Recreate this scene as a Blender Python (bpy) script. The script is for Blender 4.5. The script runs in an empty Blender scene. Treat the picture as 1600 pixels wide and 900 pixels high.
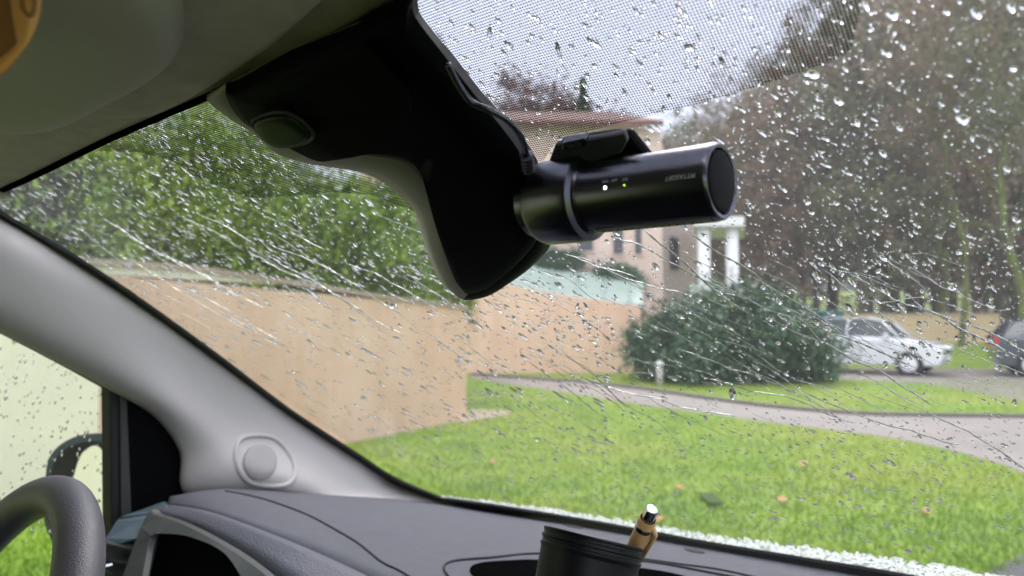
import bpy, bmesh, math, random
import numpy as np
from mathutils import Vector, Matrix
from mathutils.bvhtree import BVHTree
random.seed(7); rng = np.random.default_rng(7)
S = bpy.context.scene; C = S.collection
rad = math.radians

# ------------------------------------------------------------------ camera, sky, sun, exposure
FPX, HY, EYE = 1150.0, 505.0, 1.35
PITCH = math.atan((HY - 450) / FPX)
cam_d = bpy.data.cameras.new('camera'); cam = bpy.data.objects.new('camera', cam_d); C.objects.link(cam)
cam.location = (0, 0, EYE); cam.rotation_euler = (math.pi / 2 + PITCH, 0, 0)
cam_d.sensor_width = 36; cam_d.lens = FPX / 1600 * 36
cam_d.clip_start = 0.01; cam_d.clip_end = 3000
cam_d.dof.use_dof = True; cam_d.dof.focus_distance = 0.50; cam_d.dof.aperture_fstop = 8.0
S.camera = cam
w = bpy.data.worlds.new('World'); S.world = w; w.use_nodes = True
nt = w.node_tree; nt.nodes.clear()
SUN_EL, SUN_ROT = rad(50), rad(200)
sky = nt.nodes.new('ShaderNodeTexSky'); sky.sky_type = 'NISHITA'; sky.sun_disc = False
sky.sun_elevation = SUN_EL; sky.sun_rotation = SUN_ROT; sky.dust_density = 6; sky.air_density = 1.0
hs = nt.nodes.new('ShaderNodeHueSaturation'); hs.inputs['Saturation'].default_value = 0.10; hs.inputs['Value'].default_value = 1.0
mixs = nt.nodes.new('ShaderNodeMix'); mixs.data_type = 'RGBA'; mixs.inputs[0].default_value = 0.55
mixs.inputs[7].default_value = (7.8, 8.8, 11.6, 1)
bg = nt.nodes.new('ShaderNodeBackground'); bg.inputs[1].default_value = 0.11
wo = nt.nodes.new('ShaderNodeOutputWorld')
nt.links.new(sky.outputs[0], hs.inputs['Color']); nt.links.new(hs.outputs[0], mixs.inputs[6])
nt.links.new(mixs.outputs[2], bg.inputs[0]); nt.links.new(bg.outputs[0], wo.inputs[0])
sun_d = bpy.data.lights.new('sun', 'SUN'); sun_d.energy = 1.5; sun_d.angle = rad(25); sun_d.color = (1, .97, .92)
sun = bpy.data.objects.new('sun', sun_d); C.objects.link(sun)
sun.rotation_euler = (math.pi / 2 - SUN_EL, 0, math.pi - SUN_ROT + math.pi)
S.view_settings.view_transform = 'Standard'; S.view_settings.look = 'None'
S.view_settings.exposure = 1.22; S.view_settings.gamma = 1.0; S.view_settings.use_curve_mapping = False
S.render.engine = 'CYCLES'
cy = S.cycles; cy.use_denoising = True; cy.max_bounces = 14; cy.diffuse_bounces = 4; cy.glossy_bounces = 4
cy.transmission_bounces = 8; cy.transparent_max_bounces = 16; cy.sample_clamp_indirect = 6; cy.caustics_refractive = True

# ------------------------------------------------------------------ geometry of the place
def ray(px, py):
    x = (px - 800) / FPX; z = -(py - 450) / FPX
    c, s = math.cos(PITCH), math.sin(PITCH)
    return Vector((x, c - s * z, s + c * z))
CAM = Vector((0, 0, EYE))
def at(px, py, t): return CAM + ray(px, py) * t
def gp(px, py, z=0.0):
    d = ray(px, py); t = (z - EYE) / d.z
    return CAM + d * t
def gpd(px, dist, z=0.0):                                   # ground point by bearing and distance
    return Vector(((px - 800) / FPX * dist, dist, z))
YAW = rad(39.4)
F = Vector((math.sin(YAW), math.cos(YAW), 0)); R = Vector((math.cos(YAW), -math.sin(YAW), 0)); U = Vector((0, 0, 1))
RAKE = rad(33); D = F * math.cos(RAKE) - U * math.sin(RAKE); WN = R.cross(D).normalized()   # outward normal of the windscreen
if WN.z < 0: WN = -WN
P0 = at(880, 300, .46)
def W(px, py, off=0.0):                                     # point on the windscreen plane, off > 0 outside
    d = ray(px, py); t = (P0 + WN * off - CAM).dot(WN) / d.dot(WN)
    return CAM + d * t
def Wc(r, d, off=0.0): return P0 + R * r + D * d + WN * off
def wuv(p): q = p - P0; return q.dot(R), q.dot(D)
def Sd(px, py, r=-1.05):                                    # point on the van's side plane
    d = ray(px, py); return CAM + d * (r / d.dot(R))
def car(r, f, u): return CAM + R * r + F * f + U * u

# ------------------------------------------------------------------ materials
def pmat(name, col, rough=.6, var=0.0, vscale=5, bump=0.0, bscale=200, metal=0.0, col2=None, spec=.5, coat=0, bdist=.002, vor=False, tex='Object'):
    m = bpy.data.materials.new(name); m.use_nodes = True; t = m.node_tree; b = t.nodes['Principled BSDF']
    b.inputs['Base Color'].default_value = (*col, 1); b.inputs['Roughness'].default_value = rough
    b.inputs['Metallic'].default_value = metal; b.inputs['Specular IOR Level'].default_value = spec
    b.inputs['Coat Weight'].default_value = coat
    tc = t.nodes.new('ShaderNodeTexCoord')
    if var or col2:
        n = t.nodes.new('ShaderNodeTexNoise'); n.inputs['Scale'].default_value = vscale; n.inputs['Detail'].default_value = 6
        n.inputs['Roughness'].default_value = .65
        t.links.new(tc.outputs[tex], n.inputs['Vector'])
        r = t.nodes.new('ShaderNodeValToRGB'); r.color_ramp.elements[0].position = .32; r.color_ramp.elements[1].position = .68
        c2 = col2 or [min(1, c * (1 + var)) for c in col]
        c1 = col if col2 else [c * (1 - var) for c in col]
        r.color_ramp.elements[0].color = (*c1, 1); r.color_ramp.elements[1].color = (*c2, 1)
        t.links.new(n.outputs[0], r.inputs[0]); t.links.new(r.outputs[0], b.inputs['Base Color'])
    if bump:
        if vor:
            n = t.nodes.new('ShaderNodeTexVoronoi'); n.inputs['Scale'].default_value = bscale; o = n.outputs['Distance']
        else:
            n = t.nodes.new('ShaderNodeTexNoise'); n.inputs['Scale'].default_value = bscale; n.inputs['Detail'].default_value = 4; o = n.outputs[0]
        t.links.new(tc.outputs[tex], n.inputs['Vector'])
        bp = t.nodes.new('ShaderNodeBump'); bp.inputs['Strength'].default_value = bump; bp.inputs['Distance'].default_value = bdist
        t.links.new(o, bp.inputs['Height']); t.links.new(bp.outputs[0], b.inputs['Normal'])
    return m
def glassy(name, tint=(1, 1, 1), veil=0.0, veilcol=(.8, .8, .8), refl=.012):
    m = bpy.data.materials.new(name); m.use_nodes = True; t = m.node_tree; t.nodes.clear()
    o = t.nodes.new('ShaderNodeOutputMaterial'); tr = t.nodes.new('ShaderNodeBsdfTransparent'); tr.inputs[0].default_value = (*tint, 1)
    gl = t.nodes.new('ShaderNodeBsdfGlossy'); gl.inputs['Roughness'].default_value = .03
    ge = t.nodes.new('ShaderNodeNewGeometry'); dt0 = t.nodes.new('ShaderNodeVectorMath'); dt0.operation = 'DOT_PRODUCT'
    t.links.new(ge.outputs['Normal'], dt0.inputs[0]); t.links.new(ge.outputs['Incoming'], dt0.inputs[1])
    def mth(op, a, b=None):
        n = t.nodes.new('ShaderNodeMath'); n.operation = op
        for i, v in enumerate((a, b)):
            if v is None: continue
            if isinstance(v, (int, float)): n.inputs[i].default_value = v
            else: t.links.new(v, n.inputs[i])
        return n
    f5 = mth('POWER', mth('SUBTRACT', 1.0, mth('ABSOLUTE', dt0.outputs['Value']).outputs[0]).outputs[0], 5.0)
    fr = mth('ADD', mth('MULTIPLY', f5.outputs[0], .30).outputs[0], refl)
    mx = t.nodes.new('ShaderNodeMixShader')
    t.links.new(fr.outputs[0], mx.inputs[0]); t.links.new(tr.outputs[0], mx.inputs[1]); t.links.new(gl.outputs[0], mx.inputs[2])
    last = mx
    if veil:
        df = t.nodes.new('ShaderNodeBsdfTranslucent'); df.inputs[0].default_value = (*veilcol, 1)
        n = t.nodes.new('ShaderNodeTexNoise'); n.inputs['Scale'].default_value = 3; tc = t.nodes.new('ShaderNodeTexCoord')
        t.links.new(tc.outputs['Object'], n.inputs['Vector'])
        mt = t.nodes.new('ShaderNodeMath'); mt.operation = 'MULTIPLY'; mt.inputs[1].default_value = veil * 2
        t.links.new(n.outputs[0], mt.inputs[0])
        m2 = t.nodes.new('ShaderNodeMixShader'); t.links.new(mt.outputs[0], m2.inputs[0])
        t.links.new(mx.outputs[0], m2.inputs[1]); t.links.new(df.outputs[0], m2.inputs[2]); last = m2
    t.links.new(last.outputs[0], o.inputs[0]); return m
def water_mat():
    m = bpy.data.materials.new('rain_water'); m.use_nodes = True; t = m.node_tree; t.nodes.clear()
    o = t.nodes.new('ShaderNodeOutputMaterial'); g = t.nodes.new('ShaderNodeBsdfGlass')
    g.inputs['IOR'].default_value = 1.33; g.inputs['Roughness'].default_value = 0.0
    t.links.new(g.outputs[0], o.inputs[0]); return m
def emit(name, col, s):
    m = bpy.data.materials.new(name); m.use_nodes = True; b = m.node_tree.nodes['Principled BSDF']
    b.inputs['Base Color'].default_value = (*col, 1); b.inputs['Emission Color'].default_value = (*col, 1); b.inputs['Emission Strength'].default_value = s
    return m
M = dict(
    void=pmat('matt_black', (.003, .003, .003), 1, spec=0),
    liner=pmat('headliner_cloth', (.60, .54, .46), .95, .10, 40, .6, 700, bdist=.001),
    visor=pmat('visor_vinyl', (.54, .50, .44), .75, .03, 12, .15, 900, bdist=.0006),
    pillar=pmat('pillar_plastic', (.475, .44, .415), .6, .025, 8, .2, 1200, bdist=.0004),
    pillar2=pmat('speaker_grille_plastic', (.34, .32, .31), .8, 0, 8, .5, 1500, bdist=.0006, vor=True),
    dash=pmat('dash_soft_plastic', (.088, .089, .102), .65, .08, 60, .5, 900, spec=.3, bdist=.0005, vor=True),
    grain=pmat('dash_grained_leather', (.085, .085, .10), .5, .06, 60, .6, 420, bdist=.0009, vor=True),
    wheel=pmat('wheel_leather', (.085, .08, .095), .45, .03, 60, .5, 900, bdist=.0005, vor=True),
    black=pmat('black_plastic', (.012, .012, .014), .55, .2, 30),
    cover=pmat('cover_black_plastic', (.003, .003, .004), .55, spec=.03),
    skirt=pmat('cover_grey_plastic', (.33, .32, .27), .6, .05, 10),
    gloss=pmat('gloss_black_plastic', (.003, .003, .004), .6, 0, spec=.08),
    camb=pmat('satin_black_metal', (.12, .12, .145), .27, 0, bump=.05, bscale=1500, bdist=.0002, metal=1),
    rubber=pmat('black_rubber', (.01, .01, .01), .7, .2, 30),
    bezel=pmat('grey_bezel_plastic', (.05, .053, .046), .55, .04, 15, .2, 900, bdist=.0005),
    bluegrey=pmat('blue_grey_plastic', (.10, .14, .16), .5, .05, 15),
    chrome=pmat('chrome', (.85, .85, .86), .12, metal=1),
    bamboo=pmat('bamboo', (.66, .40, .17), .45, .18, 60, .1, 300),
    orange=pmat('orange_plastic', (.80, .36, .09), .35, .1, 15, spec=.6),
    brownp=pmat('brown_amber_plastic', (.30, .12, .03), .5, .2, 15),
    glass=glassy('windscreen_glass', (.93, .925, .92), .003, (.85, .88, .85)),
    sglass=glassy('side_window_glass', (.99, 1, .98), .0, (.8, .86, .7)),
    water=water_mat(),
    foam=pmat('white_condensation', (.85, .87, .86), .6, .1, 300, 1, 400, bdist=.003),
    white=pmat('white_paint', (.8, .8, .78), .5, .04, 8),
    render=pmat('peach_render', (.84, .53, .38), .9, 0, .9, .8, 60, col2=(.89, .65, .49), bdist=.01),
    render2=pmat('pink_render', (.70, .54, .46), .9, 0, .6, .4, 30, col2=(.78, .61, .53), bdist=.01),
    shaded_pink=pmat('shaded_pink_render', (.46, .34, .33), .9, 0, .6, col2=(.52, .40, .38)),  # pink house's side wall, its shade put into the colour
    sand=pmat('sand_wall', (.55, .40, .22), .9, 0, .8, col2=(.62, .48, .30)),
    coping=pmat('grey_coping', (.42, .32, .25), .9, .15, 3, .5, 30, bdist=.01),
    roof=pmat('red_brown_tiles', (.16, .07, .055), .8, .3, 8, .6, 20, bdist=.03),
    greenroof=pmat('pale_green_sheet', (.42, .52, .44), .5, .08, 2),
    pane=pmat('window_pane', (.03, .035, .04), .08, spec=.8),
    asphalt=pmat('wet_asphalt', (.27, .235, .21), .45, .18, 1.3, .5, 60, bdist=.01),
    asphalt2=pmat('wet_dark_asphalt', (.07, .072, .075), .35, .2, 3, .5, 80, bdist=.01),
    kerb=pmat('dark_wet_kerb', (.11, .095, .08), .6, .3, 5),
    gravel=pmat('peach_gravel', (.50, .40, .30), .9, .2, 20),
    silver=pmat('silver_car_paint', (.80, .82, .84), .25, .03, 3, metal=.1, coat=.6),
    darkcar=pmat('dark_blue_car_paint', (.05, .06, .085), .2, .1, 3, coat=.6),
    carglass=pmat('car_glass', (.03, .04, .045), .06, spec=.8),
    tyre=pmat('tyre_rubber', (.015, .015, .015), .8),
    redlamp=pmat('red_lens', (.5, .03, .03), .2),
    teal=pmat('teal_plastic', (.03, .15, .13), .5, .1, 4),
    post=pmat('concrete_post', (.55, .54, .50), .8, .15, 10),
    bark=pmat('brown_bark', (.095, .075, .058), .95, .3, 5, .8, 12, bdist=.03),
    moss=pmat('mossy_bark', (.06, .05, .035), .95, 0, 2.2, .8, 12, col2=(.17, .22, .03), bdist=.03),
    leaf_hedge=pmat('hedge_leaf', (.04, .11, .005), .5, 0, 1.4, col2=(.34, .48, .025)),
    leaf_olive=pmat('olive_leaf', (.10, .12, .04), .6, 0, .5, col2=(.13, .15, .06)),
    leaf_dark=pmat('evergreen_leaf', (.025, .075, .035), .5, 0, 1.4, col2=(.075, .15, .06)),
    leaf_brown=pmat('winter_twig', (.24, .16, .11), .9, 0, .16, col2=(.29, .21, .14)),
    leaf_green=pmat('grey_green_twig', (.13, .155, .08), .9, 0, .16, col2=(.24, .20, .12)),
    leaf_red=pmat('copper_leaf', (.15, .05, .05), .7, 0, 1.5, col2=(.20, .09, .08)),
    fallen=pmat('fallen_leaf_orange', (.55, .30, .13), .7, .2, 40),
)
def stains(m, amt=.82, sc=(.9, .9, .22)):                  # damp run marks of the wall itself
    t = m.node_tree; b = t.nodes['Principled BSDF']; src = b.inputs['Base Color'].links[0].from_socket
    tc = t.nodes.new('ShaderNodeTexCoord'); mp = t.nodes.new('ShaderNodeMapping'); mp.inputs['Scale'].default_value = sc
    n = t.nodes.new('ShaderNodeTexNoise'); n.inputs['Scale'].default_value = 3.2; n.inputs['Detail'].default_value = 8; n.inputs['Roughness'].default_value = .7
    r = t.nodes.new('ShaderNodeValToRGB'); r.color_ramp.elements[0].position = .38; r.color_ramp.elements[1].position = .60
    r.color_ramp.elements[0].color = (amt, amt * .97, amt * .93, 1); r.color_ramp.elements[1].color = (1, 1, 1, 1)
    t.links.new(tc.outputs['Object'], mp.inputs[0]); t.links.new(mp.outputs[0], n.inputs[0]); t.links.new(n.outputs[0], r.inputs[0])
    mx = t.nodes.new('ShaderNodeMix'); mx.data_type = 'RGBA'; mx.blend_type = 'MULTIPLY'; mx.inputs[0].default_value = 1
    t.links.new(src, mx.inputs[6]); t.links.new(r.outputs[0], mx.inputs[7]); t.links.new(mx.outputs[2], b.inputs['Base Color'])
stains(M['render'], .90); stains(M['render2'], .92)
# grass: one soil-and-grass sheet plus blades
def grass_mat(name, c1, c2, c3):
    m = pmat(name, c1, .75, 0, 1.4, .8, 40, col2=c2, bdist=.03)
    t = m.node_tree; b = t.nodes['Principled BSDF']; l = b.inputs['Base Color'].links[0]; src = l.from_socket
    n = t.nodes.new('ShaderNodeTexNoise'); n.inputs['Scale'].default_value = .35; n.inputs['Detail'].default_value = 5
    tc = t.nodes.new('ShaderNodeTexCoord'); t.links.new(tc.outputs['Object'], n.inputs[0])
    r = t.nodes.new('ShaderNodeValToRGB'); r.color_ramp.elements[0].position = .42; r.color_ramp.elements[1].position = .62
    r.color_ramp.elements[0].color = (0, 0, 0, 1); r.color_ramp.elements[1].color = (1, 1, 1, 1)
    t.links.new(n.outputs[0], r.inputs[0])
    mx = t.nodes.new('ShaderNodeMix'); mx.data_type = 'RGBA'; t.links.new(r.outputs[0], mx.inputs[0])
    t.links.new(src, mx.inputs[6]); mx.inputs[7].default_value = (*c3, 1); t.links.new(mx.outputs[2], b.inputs['Base Color'])
    return m
M['grass'] = grass_mat('lawn_grass', (.13, .24, .012), (.25, .38, .025), (.26, .33, .035))
M['blade'] = grass_mat('grass_blade', (.16, .29, .012), (.28, .42, .025), (.30, .38, .04))
def foam_mat():
    m = bpy.data.materials.new('white_condensation'); m.use_nodes = True; t = m.node_tree; t.nodes.clear()
    o = t.nodes.new('ShaderNodeOutputMaterial'); a = t.nodes.new('ShaderNodeBsdfTranslucent'); d = t.nodes.new('ShaderNodeBsdfDiffuse'); tr = t.nodes.new('ShaderNodeBsdfTransparent')
    a.inputs[0].default_value = (.95, .97, .95, 1); d.inputs[0].default_value = (.9, .9, .9, 1)
    x = t.nodes.new('ShaderNodeMixShader'); x.inputs[0].default_value = .25; t.links.new(a.outputs[0], x.inputs[1]); t.links.new(d.outputs[0], x.inputs[2])
    tc = t.nodes.new('ShaderNodeTexCoord'); n = t.nodes.new('ShaderNodeTexNoise'); n.inputs['Scale'].default_value = 260; n.inputs['Detail'].default_value = 3
    t.links.new(tc.outputs['Object'], n.inputs[0]); r = t.nodes.new('ShaderNodeValToRGB'); r.color_ramp.elements[0].position = .46; r.color_ramp.elements[1].position = .54
    t.links.new(n.outputs[0], r.inputs[0]); y = t.nodes.new('ShaderNodeMixShader'); t.links.new(r.outputs[0], y.inputs[0]); t.links.new(tr.outputs[0], y.inputs[1]); t.links.new(x.outputs[0], y.inputs[2])
    t.links.new(y.outputs[0], o.inputs[0]); return m
M['foam'] = foam_mat()
# dotted band: black ceramic dots on clear ground
def dot_mat():
    m = bpy.data.materials.new('ceramic_dots'); m.use_nodes = True; t = m.node_tree; t.nodes.clear()
    o = t.nodes.new('ShaderNodeOutputMaterial'); tr = t.nodes.new('ShaderNodeBsdfTransparent')
    d = t.nodes.new('ShaderNodeBsdfDiffuse'); d.inputs[0].default_value = (.02, .02, .025, 1)
    uv = t.nodes.new('ShaderNodeUVMap'); uv.uv_map = 'UVMap'
    sep = t.nodes.new('ShaderNodeSeparateXYZ'); t.links.new(uv.outputs[0], sep.inputs[0])
    def mth(op, a, b=None):
        n = t.nodes.new('ShaderNodeMath'); n.operation = op
        for i, v in enumerate((a, b)):
            if v is None: continue
            if isinstance(v, (int, float)): n.inputs[i].default_value = v
            else: t.links.new(v, n.inputs[i])
        return n.outputs[0]
    p = .00155
    x = mth('MULTIPLY', sep.outputs[0], 2 * math.pi / p); y = mth('MULTIPLY', sep.outputs[1], 2 * math.pi / p)
    s = mth('ADD', mth('SINE', x), mth('SINE', y))
    k = mth('GREATER_THAN', s, .15)
    mx = t.nodes.new('ShaderNodeMixShader'); t.links.new(k, mx.inputs[0]); t.links.new(tr.outputs[0], mx.inputs[1]); t.links.new(d.outputs[0], mx.inputs[2])
    t.links.new(mx.outputs[0], o.inputs[0]); return m
M['dots'] = dot_mat()

# ------------------------------------------------------------------ helpers
def tag(o, label=None, cat=None, group=None, kind=None):
    if label: o['label'] = label
    if cat: o['category'] = cat
    if group: o['group'] = group
    if kind: o['kind'] = kind
    return o
def empty(name, loc, label=None, cat=None, group=None):
    o = bpy.data.objects.new(name, None); C.objects.link(o); o.location = loc; o.empty_display_size = .1
    o['loc'] = 0; del o['loc']
    return tag(o, label, cat, group)
def root_loc(p):
    v = Vector((0, 0, 0)); o = p
    while o: v += o.location; o = o.parent
    return v
def obj(name, verts, faces, m, parent=None, smooth=False, bevel=0, solid=0, sub=0, origin=None, segs=2):
    """vertices in world space; the object's origin sits at its parent's origin (or origin)."""
    base = root_loc(parent) if parent else (Vector(origin) if origin else Vector((0, 0, 0)))
    me = bpy.data.meshes.new(name); me.from_pydata([tuple(Vector(v) - base) for v in verts], [], faces); me.update()
    me.materials.append(m)
    if smooth: me.polygons.foreach_set('use_smooth', [True] * len(me.polygons))
    o = bpy.data.objects.new(name, me); C.objects.link(o)
    if parent: o.parent = parent
    else: o.location = base
    if sub: s = o.modifiers.new('sub', 'SUBSURF'); s.levels = s.render_levels = sub
    if solid:                                               # thickness always grows away from the cabin's viewer
        acc = 0.0
        for pl_ in me.polygons: acc += pl_.area * pl_.normal.dot((CAM - (pl_.center + base)).normalized())
        if acc < 0: me.flip_normals()
        s = o.modifiers.new('solid', 'SOLIDIFY'); s.thickness = abs(solid); s.offset = -1
    if bevel:
        b = o.modifiers.new('bev', 'BEVEL'); b.width = bevel; b.segments = segs; b.limit_method = 'ANGLE'; b.angle_limit = rad(35)
    return o
def npobj(name, V, Fc, m, parent=None, smooth=False, origin=None):
    base = root_loc(parent) if parent else (Vector(origin) if origin else Vector((0, 0, 0)))
    V = np.asarray(V, dtype=np.float32) - np.array(base, dtype=np.float32); Fc = np.asarray(Fc, dtype=np.int32); k = Fc.shape[1]
    me = bpy.data.meshes.new(name); me.vertices.add(len(V)); me.vertices.foreach_set('co', V.ravel())
    me.loops.add(Fc.size); me.loops.foreach_set('vertex_index', Fc.ravel())
    me.polygons.add(len(Fc)); me.polygons.foreach_set('loop_start', np.arange(0, Fc.size, k, dtype=np.int32))
    me.polygons.foreach_set('loop_total', np.full(len(Fc), k, dtype=np.int32))
    if smooth: me.polygons.foreach_set('use_smooth', np.ones(len(Fc), dtype=bool))
    me.update(calc_edges=True); me.materials.append(m)
    o = bpy.data.objects.new(name, me); C.objects.link(o)
    if parent: o.parent = parent
    else: o.location = base
    return o
def cr(pts, n=6, closed=False):                            # Catmull-Rom through points
    P = [Vector(p) for p in pts]; out = []; N = len(P)
    rg = range(N) if closed else range(N - 1)
    for i in rg:
        if closed: a, b, c, d = P[i - 1], P[i], P[(i + 1) % N], P[(i + 2) % N]
        else: a, b, c, d = P[max(i - 1, 0)], P[i], P[i + 1], P[min(i + 2, N - 1)]
        for k in range(n):
            t = k / n
            out.append(.5 * ((2 * b) + (c - a) * t + (2 * a - 5 * b + 4 * c - d) * t * t + (3 * b - a - 3 * c + d) * t ** 3))
    if not closed: out.append(P[-1])
    return out
def grid(rows, closed=False):
    n = len(rows[0]); V = [p for r in rows for p in r]; Fc = []
    for i in range(len(rows) - 1):
        for j in range(n if closed else n - 1):
            k = (j + 1) % n
            Fc.append((i * n + j, i * n + k, (i + 1) * n + k, (i + 1) * n + j))
    return V, Fc
def slab(name, front, off, m, parent=None, bevel=.002, smooth=False, origin=None):
    """closed prism: polygon front and the same polygon moved by the vector off."""
    front = [Vector(p) for p in front]; n = len(front); V = front + [p + off for p in front]
    Fc = [tuple(range(n)), tuple(range(2 * n - 1, n - 1, -1))] + [(i, n + i, n + (i + 1) % n, (i + 1) % n) for i in range(n)]
    o = obj(name, V, Fc, m, parent, smooth, bevel, origin=origin)
    bm = bmesh.new(); bm.from_mesh(o.data); bmesh.ops.recalc_face_normals(bm, faces=bm.faces)
    bmesh.ops.triangulate(bm, faces=[f for f in bm.faces if len(f.verts) > 4]); bm.to_mesh(o.data); bm.free()
    return o
def tube(name, pts, r, m, parent=None, seg=10, origin=None, closed=False):
    P = [Vector(p) for p in pts]; N = len(P); rs = r if isinstance(r, (list, tuple)) else [r] * N
    rows = []; up = None
    for i in range(N):
        a = P[i - 1] if (i or closed) else P[0]; b = P[(i + 1) % N] if (i < N - 1 or closed) else P[-1]
        t = (b - a).normalized()
        if up is None: up = t.orthogonal().normalized()
        up = (up - t * up.dot(t)).normalized(); s = t.cross(up)
        rows.append([P[i] + (up * math.cos(2 * math.pi * k / seg) + s * math.sin(2 * math.pi * k / seg)) * rs[i] for k in range(seg)])
    if closed: rows.append(rows[0])
    V, Fc = grid(rows, True)
    if not closed: Fc += [tuple(range(seg - 1, -1, -1)), tuple(range((N - 1) * seg, N * seg))]
    return obj(name, V, Fc, m, parent, True, origin=origin)
def lathe(name, base, axis, prof, m, parent=None, seg=40, smooth=True, bevel=0):
    axis = axis.normalized(); a = axis.orthogonal().normalized(); b = axis.cross(a)
    rows = [[base + axis * h + (a * math.cos(2 * math.pi * k / seg) + b * math.sin(2 * math.pi * k / seg)) * max(r, 1e-5) for k in range(seg)] for r, h in prof]
    V, Fc = grid(rows, True)
    o = obj(name, V, Fc, m, parent, smooth)
    bm = bmesh.new(); bm.from_mesh(o.data); bmesh.ops.remove_doubles(bm, verts=bm.verts, dist=2e-5); bmesh.ops.recalc_face_normals(bm, faces=bm.faces); bm.to_mesh(o.data); bm.free()
    if smooth:
        e = o.modifiers.new('es', 'EDGE_SPLIT'); e.split_angle = rad(40)
    return o
def box(name, c, dx, dy, dz, m, parent=None, ax=None, bevel=0.0, origin=None):
    """box centred at c with half sizes along axes ax (defaults world)."""
    ax = ax or (Vector((1, 0, 0)), Vector((0, 1, 0)), Vector((0, 0, 1)))
    V = [c + ax[0] * dx * i + ax[1] * dy * j + ax[2] * dz * k for i in (-1, 1) for j in (-1, 1) for k in (-1, 1)]
    Fc = [(0, 1, 3, 2), (4, 6, 7, 5), (0, 4, 5, 1), (2, 3, 7, 6), (0, 2, 6, 4), (1, 5, 7, 3)]
    return obj(name, V, Fc, m, parent, bevel=bevel, origin=origin)
def bvh(o): return BVHTree.FromPolygons([o.matrix_basis @ v.co + root_loc(o.parent) if o.parent else o.matrix_basis @ v.co for v in o.data.vertices], [tuple(p.vertices) for p in o.data.polygons])
def hit(tree, px, py, off=0.0):
    d = ray(px, py).normalized(); loc, nrm, i, dist = tree.ray_cast(CAM, d)
    if loc is None: return None
    if nrm.dot(d) > 0: nrm = -nrm
    return loc + nrm * off
def dup(root, loc, rz=0, sc=1.0, label=None, group=None):
    r = root.copy(); C.objects.link(r); r.location = loc; r.rotation_euler = (0, 0, rz); r.scale = (sc, sc, sc) if not isinstance(sc, tuple) else sc
    if label: r['label'] = label
    if group: r['group'] = group
    for ch in list(root.children):
        c = ch.copy(); C.objects.link(c); c.parent = r
        for g in list(ch.children):
            d = g.copy(); C.objects.link(d); d.parent = c
    return r

# ================================================================== THE SETTING
def sheet(name, pts, z, m, kind='structure'):
    V = [(p[0], p[1], z) for p in pts]
    o = obj(name, V, [tuple(range(len(V)))], m); bm = bmesh.new(); bm.from_mesh(o.data); bmesh.ops.triangulate(bm, faces=bm.faces)
    bmesh.ops.recalc_face_normals(bm, faces=bm.faces); bm.to_mesh(o.data); bm.free()
    o['kind'] = kind; return o
g = npobj('ground', [(-400, -200, 0), (400, -200, 0), (400, 700, 0), (-400, 700, 0)], [(0, 1, 2, 3)], M['grass']); g['kind'] = 'structure'
g['label'] = 'bright green wet lawn'
Uc = [(735, 586), (800, 591), (900, 598), (1000, 609), (1100, 624), (1200, 637), (1300, 646), (1400, 651), (1600, 654), (1900, 660)]
Lc = [(735, 590), (800, 601), (900, 616), (1000, 632), (1100, 646), (1200, 660), (1300, 672), (1400, 686), (1500, 708), (1600, 740), (1760, 830), (1900, 960)]
Ug = [gp(*p) for p in Uc]; Lg = [gp(*p) for p in Lc]
Us = cr(Ug, 5); Ls = cr(Lg, 5)
p = sheet('path', Us + Ls[::-1], .006, M['asphalt']); p['label'] = 'grey wet path curving across the lawn'
# dark kerb along the far side of the path
V = []; 
for i, q in enumerate(Us):
    t = (Us[min(i + 1, len(Us) - 1)] - Us[max(i - 1, 0)]).normalized(); n = Vector((-t.y, t.x, 0))
    V.append((q, q + n * .16))
rows = [[a + U * .0 for a, b in V], [a + U * .05 for a, b in V], [b + U * .05 for a, b in V], [b + U * .0 for a, b in V]]
vv, ff = grid(rows); k = obj('kerb', vv, ff, M['kerb'], origin=Us[0]); k['kind'] = 'structure'
rd = sheet('road', [gpd(1150, 22.5), gpd(2300, 20.5), gp(2300, 648), gp(1750, 640), gp(1600, 628), gp(1450, 600), gp(1300, 592), gpd(1150, 18.2)], .005, M['asphalt'])
sheet('pavement', [gp(1480, 925), gp(1560, 884), gp(1610, 862), gp(1760, 815), gp(2200, 900), Vector((8, -3, 0)), Vector((-3.2, -3, 0)), Vector((-3.0, .9, 0)), Vector((1.0, 2.9, 0))], .005, M['asphalt2'])
# grass bank behind the road
rows = []
for dist, z in ((22.6, 0.002), (24, .12), (27, .42), (30, .57), (34, .6), (60, 1.5), (120, 9), (200, 20)):
    rows.append([gpd(px, dist, z) for px in (1120, 1250, 1400, 1600, 2000, 2600)])
vv, ff = grid(rows); b = obj('grass_bank', vv, ff, M['grass'], smooth=True); b['kind'] = 'structure'
# wooded hill rising far behind
xs = np.linspace(-150, 260, 60); rows = []
for j, (dist, h) in enumerate(((75, -1), (95, 9), (120, 20), (160, 32), (220, 40), (330, 20))):
    rows.append([Vector((x, dist, -1 + (h + 1) * (1 / (1 + math.exp(-(x - 14 * dist / 75) / (14)))) + random.uniform(-1, 1))) for x in xs])
vv, ff = grid(rows); hb = obj('hill', vv, ff, pmat('woodland_hillside', (.11, .09, .07), 1, 0, .08, .8, .5, col2=(.12, .12, .08), bdist=2), smooth=True); hb['kind'] = 'structure'
sheet('gravel_strip', [gp(715, 661), gp(760, 655), gp(800, 648), gp(790, 642), gp(735, 640)], .007, M['gravel'])

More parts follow.
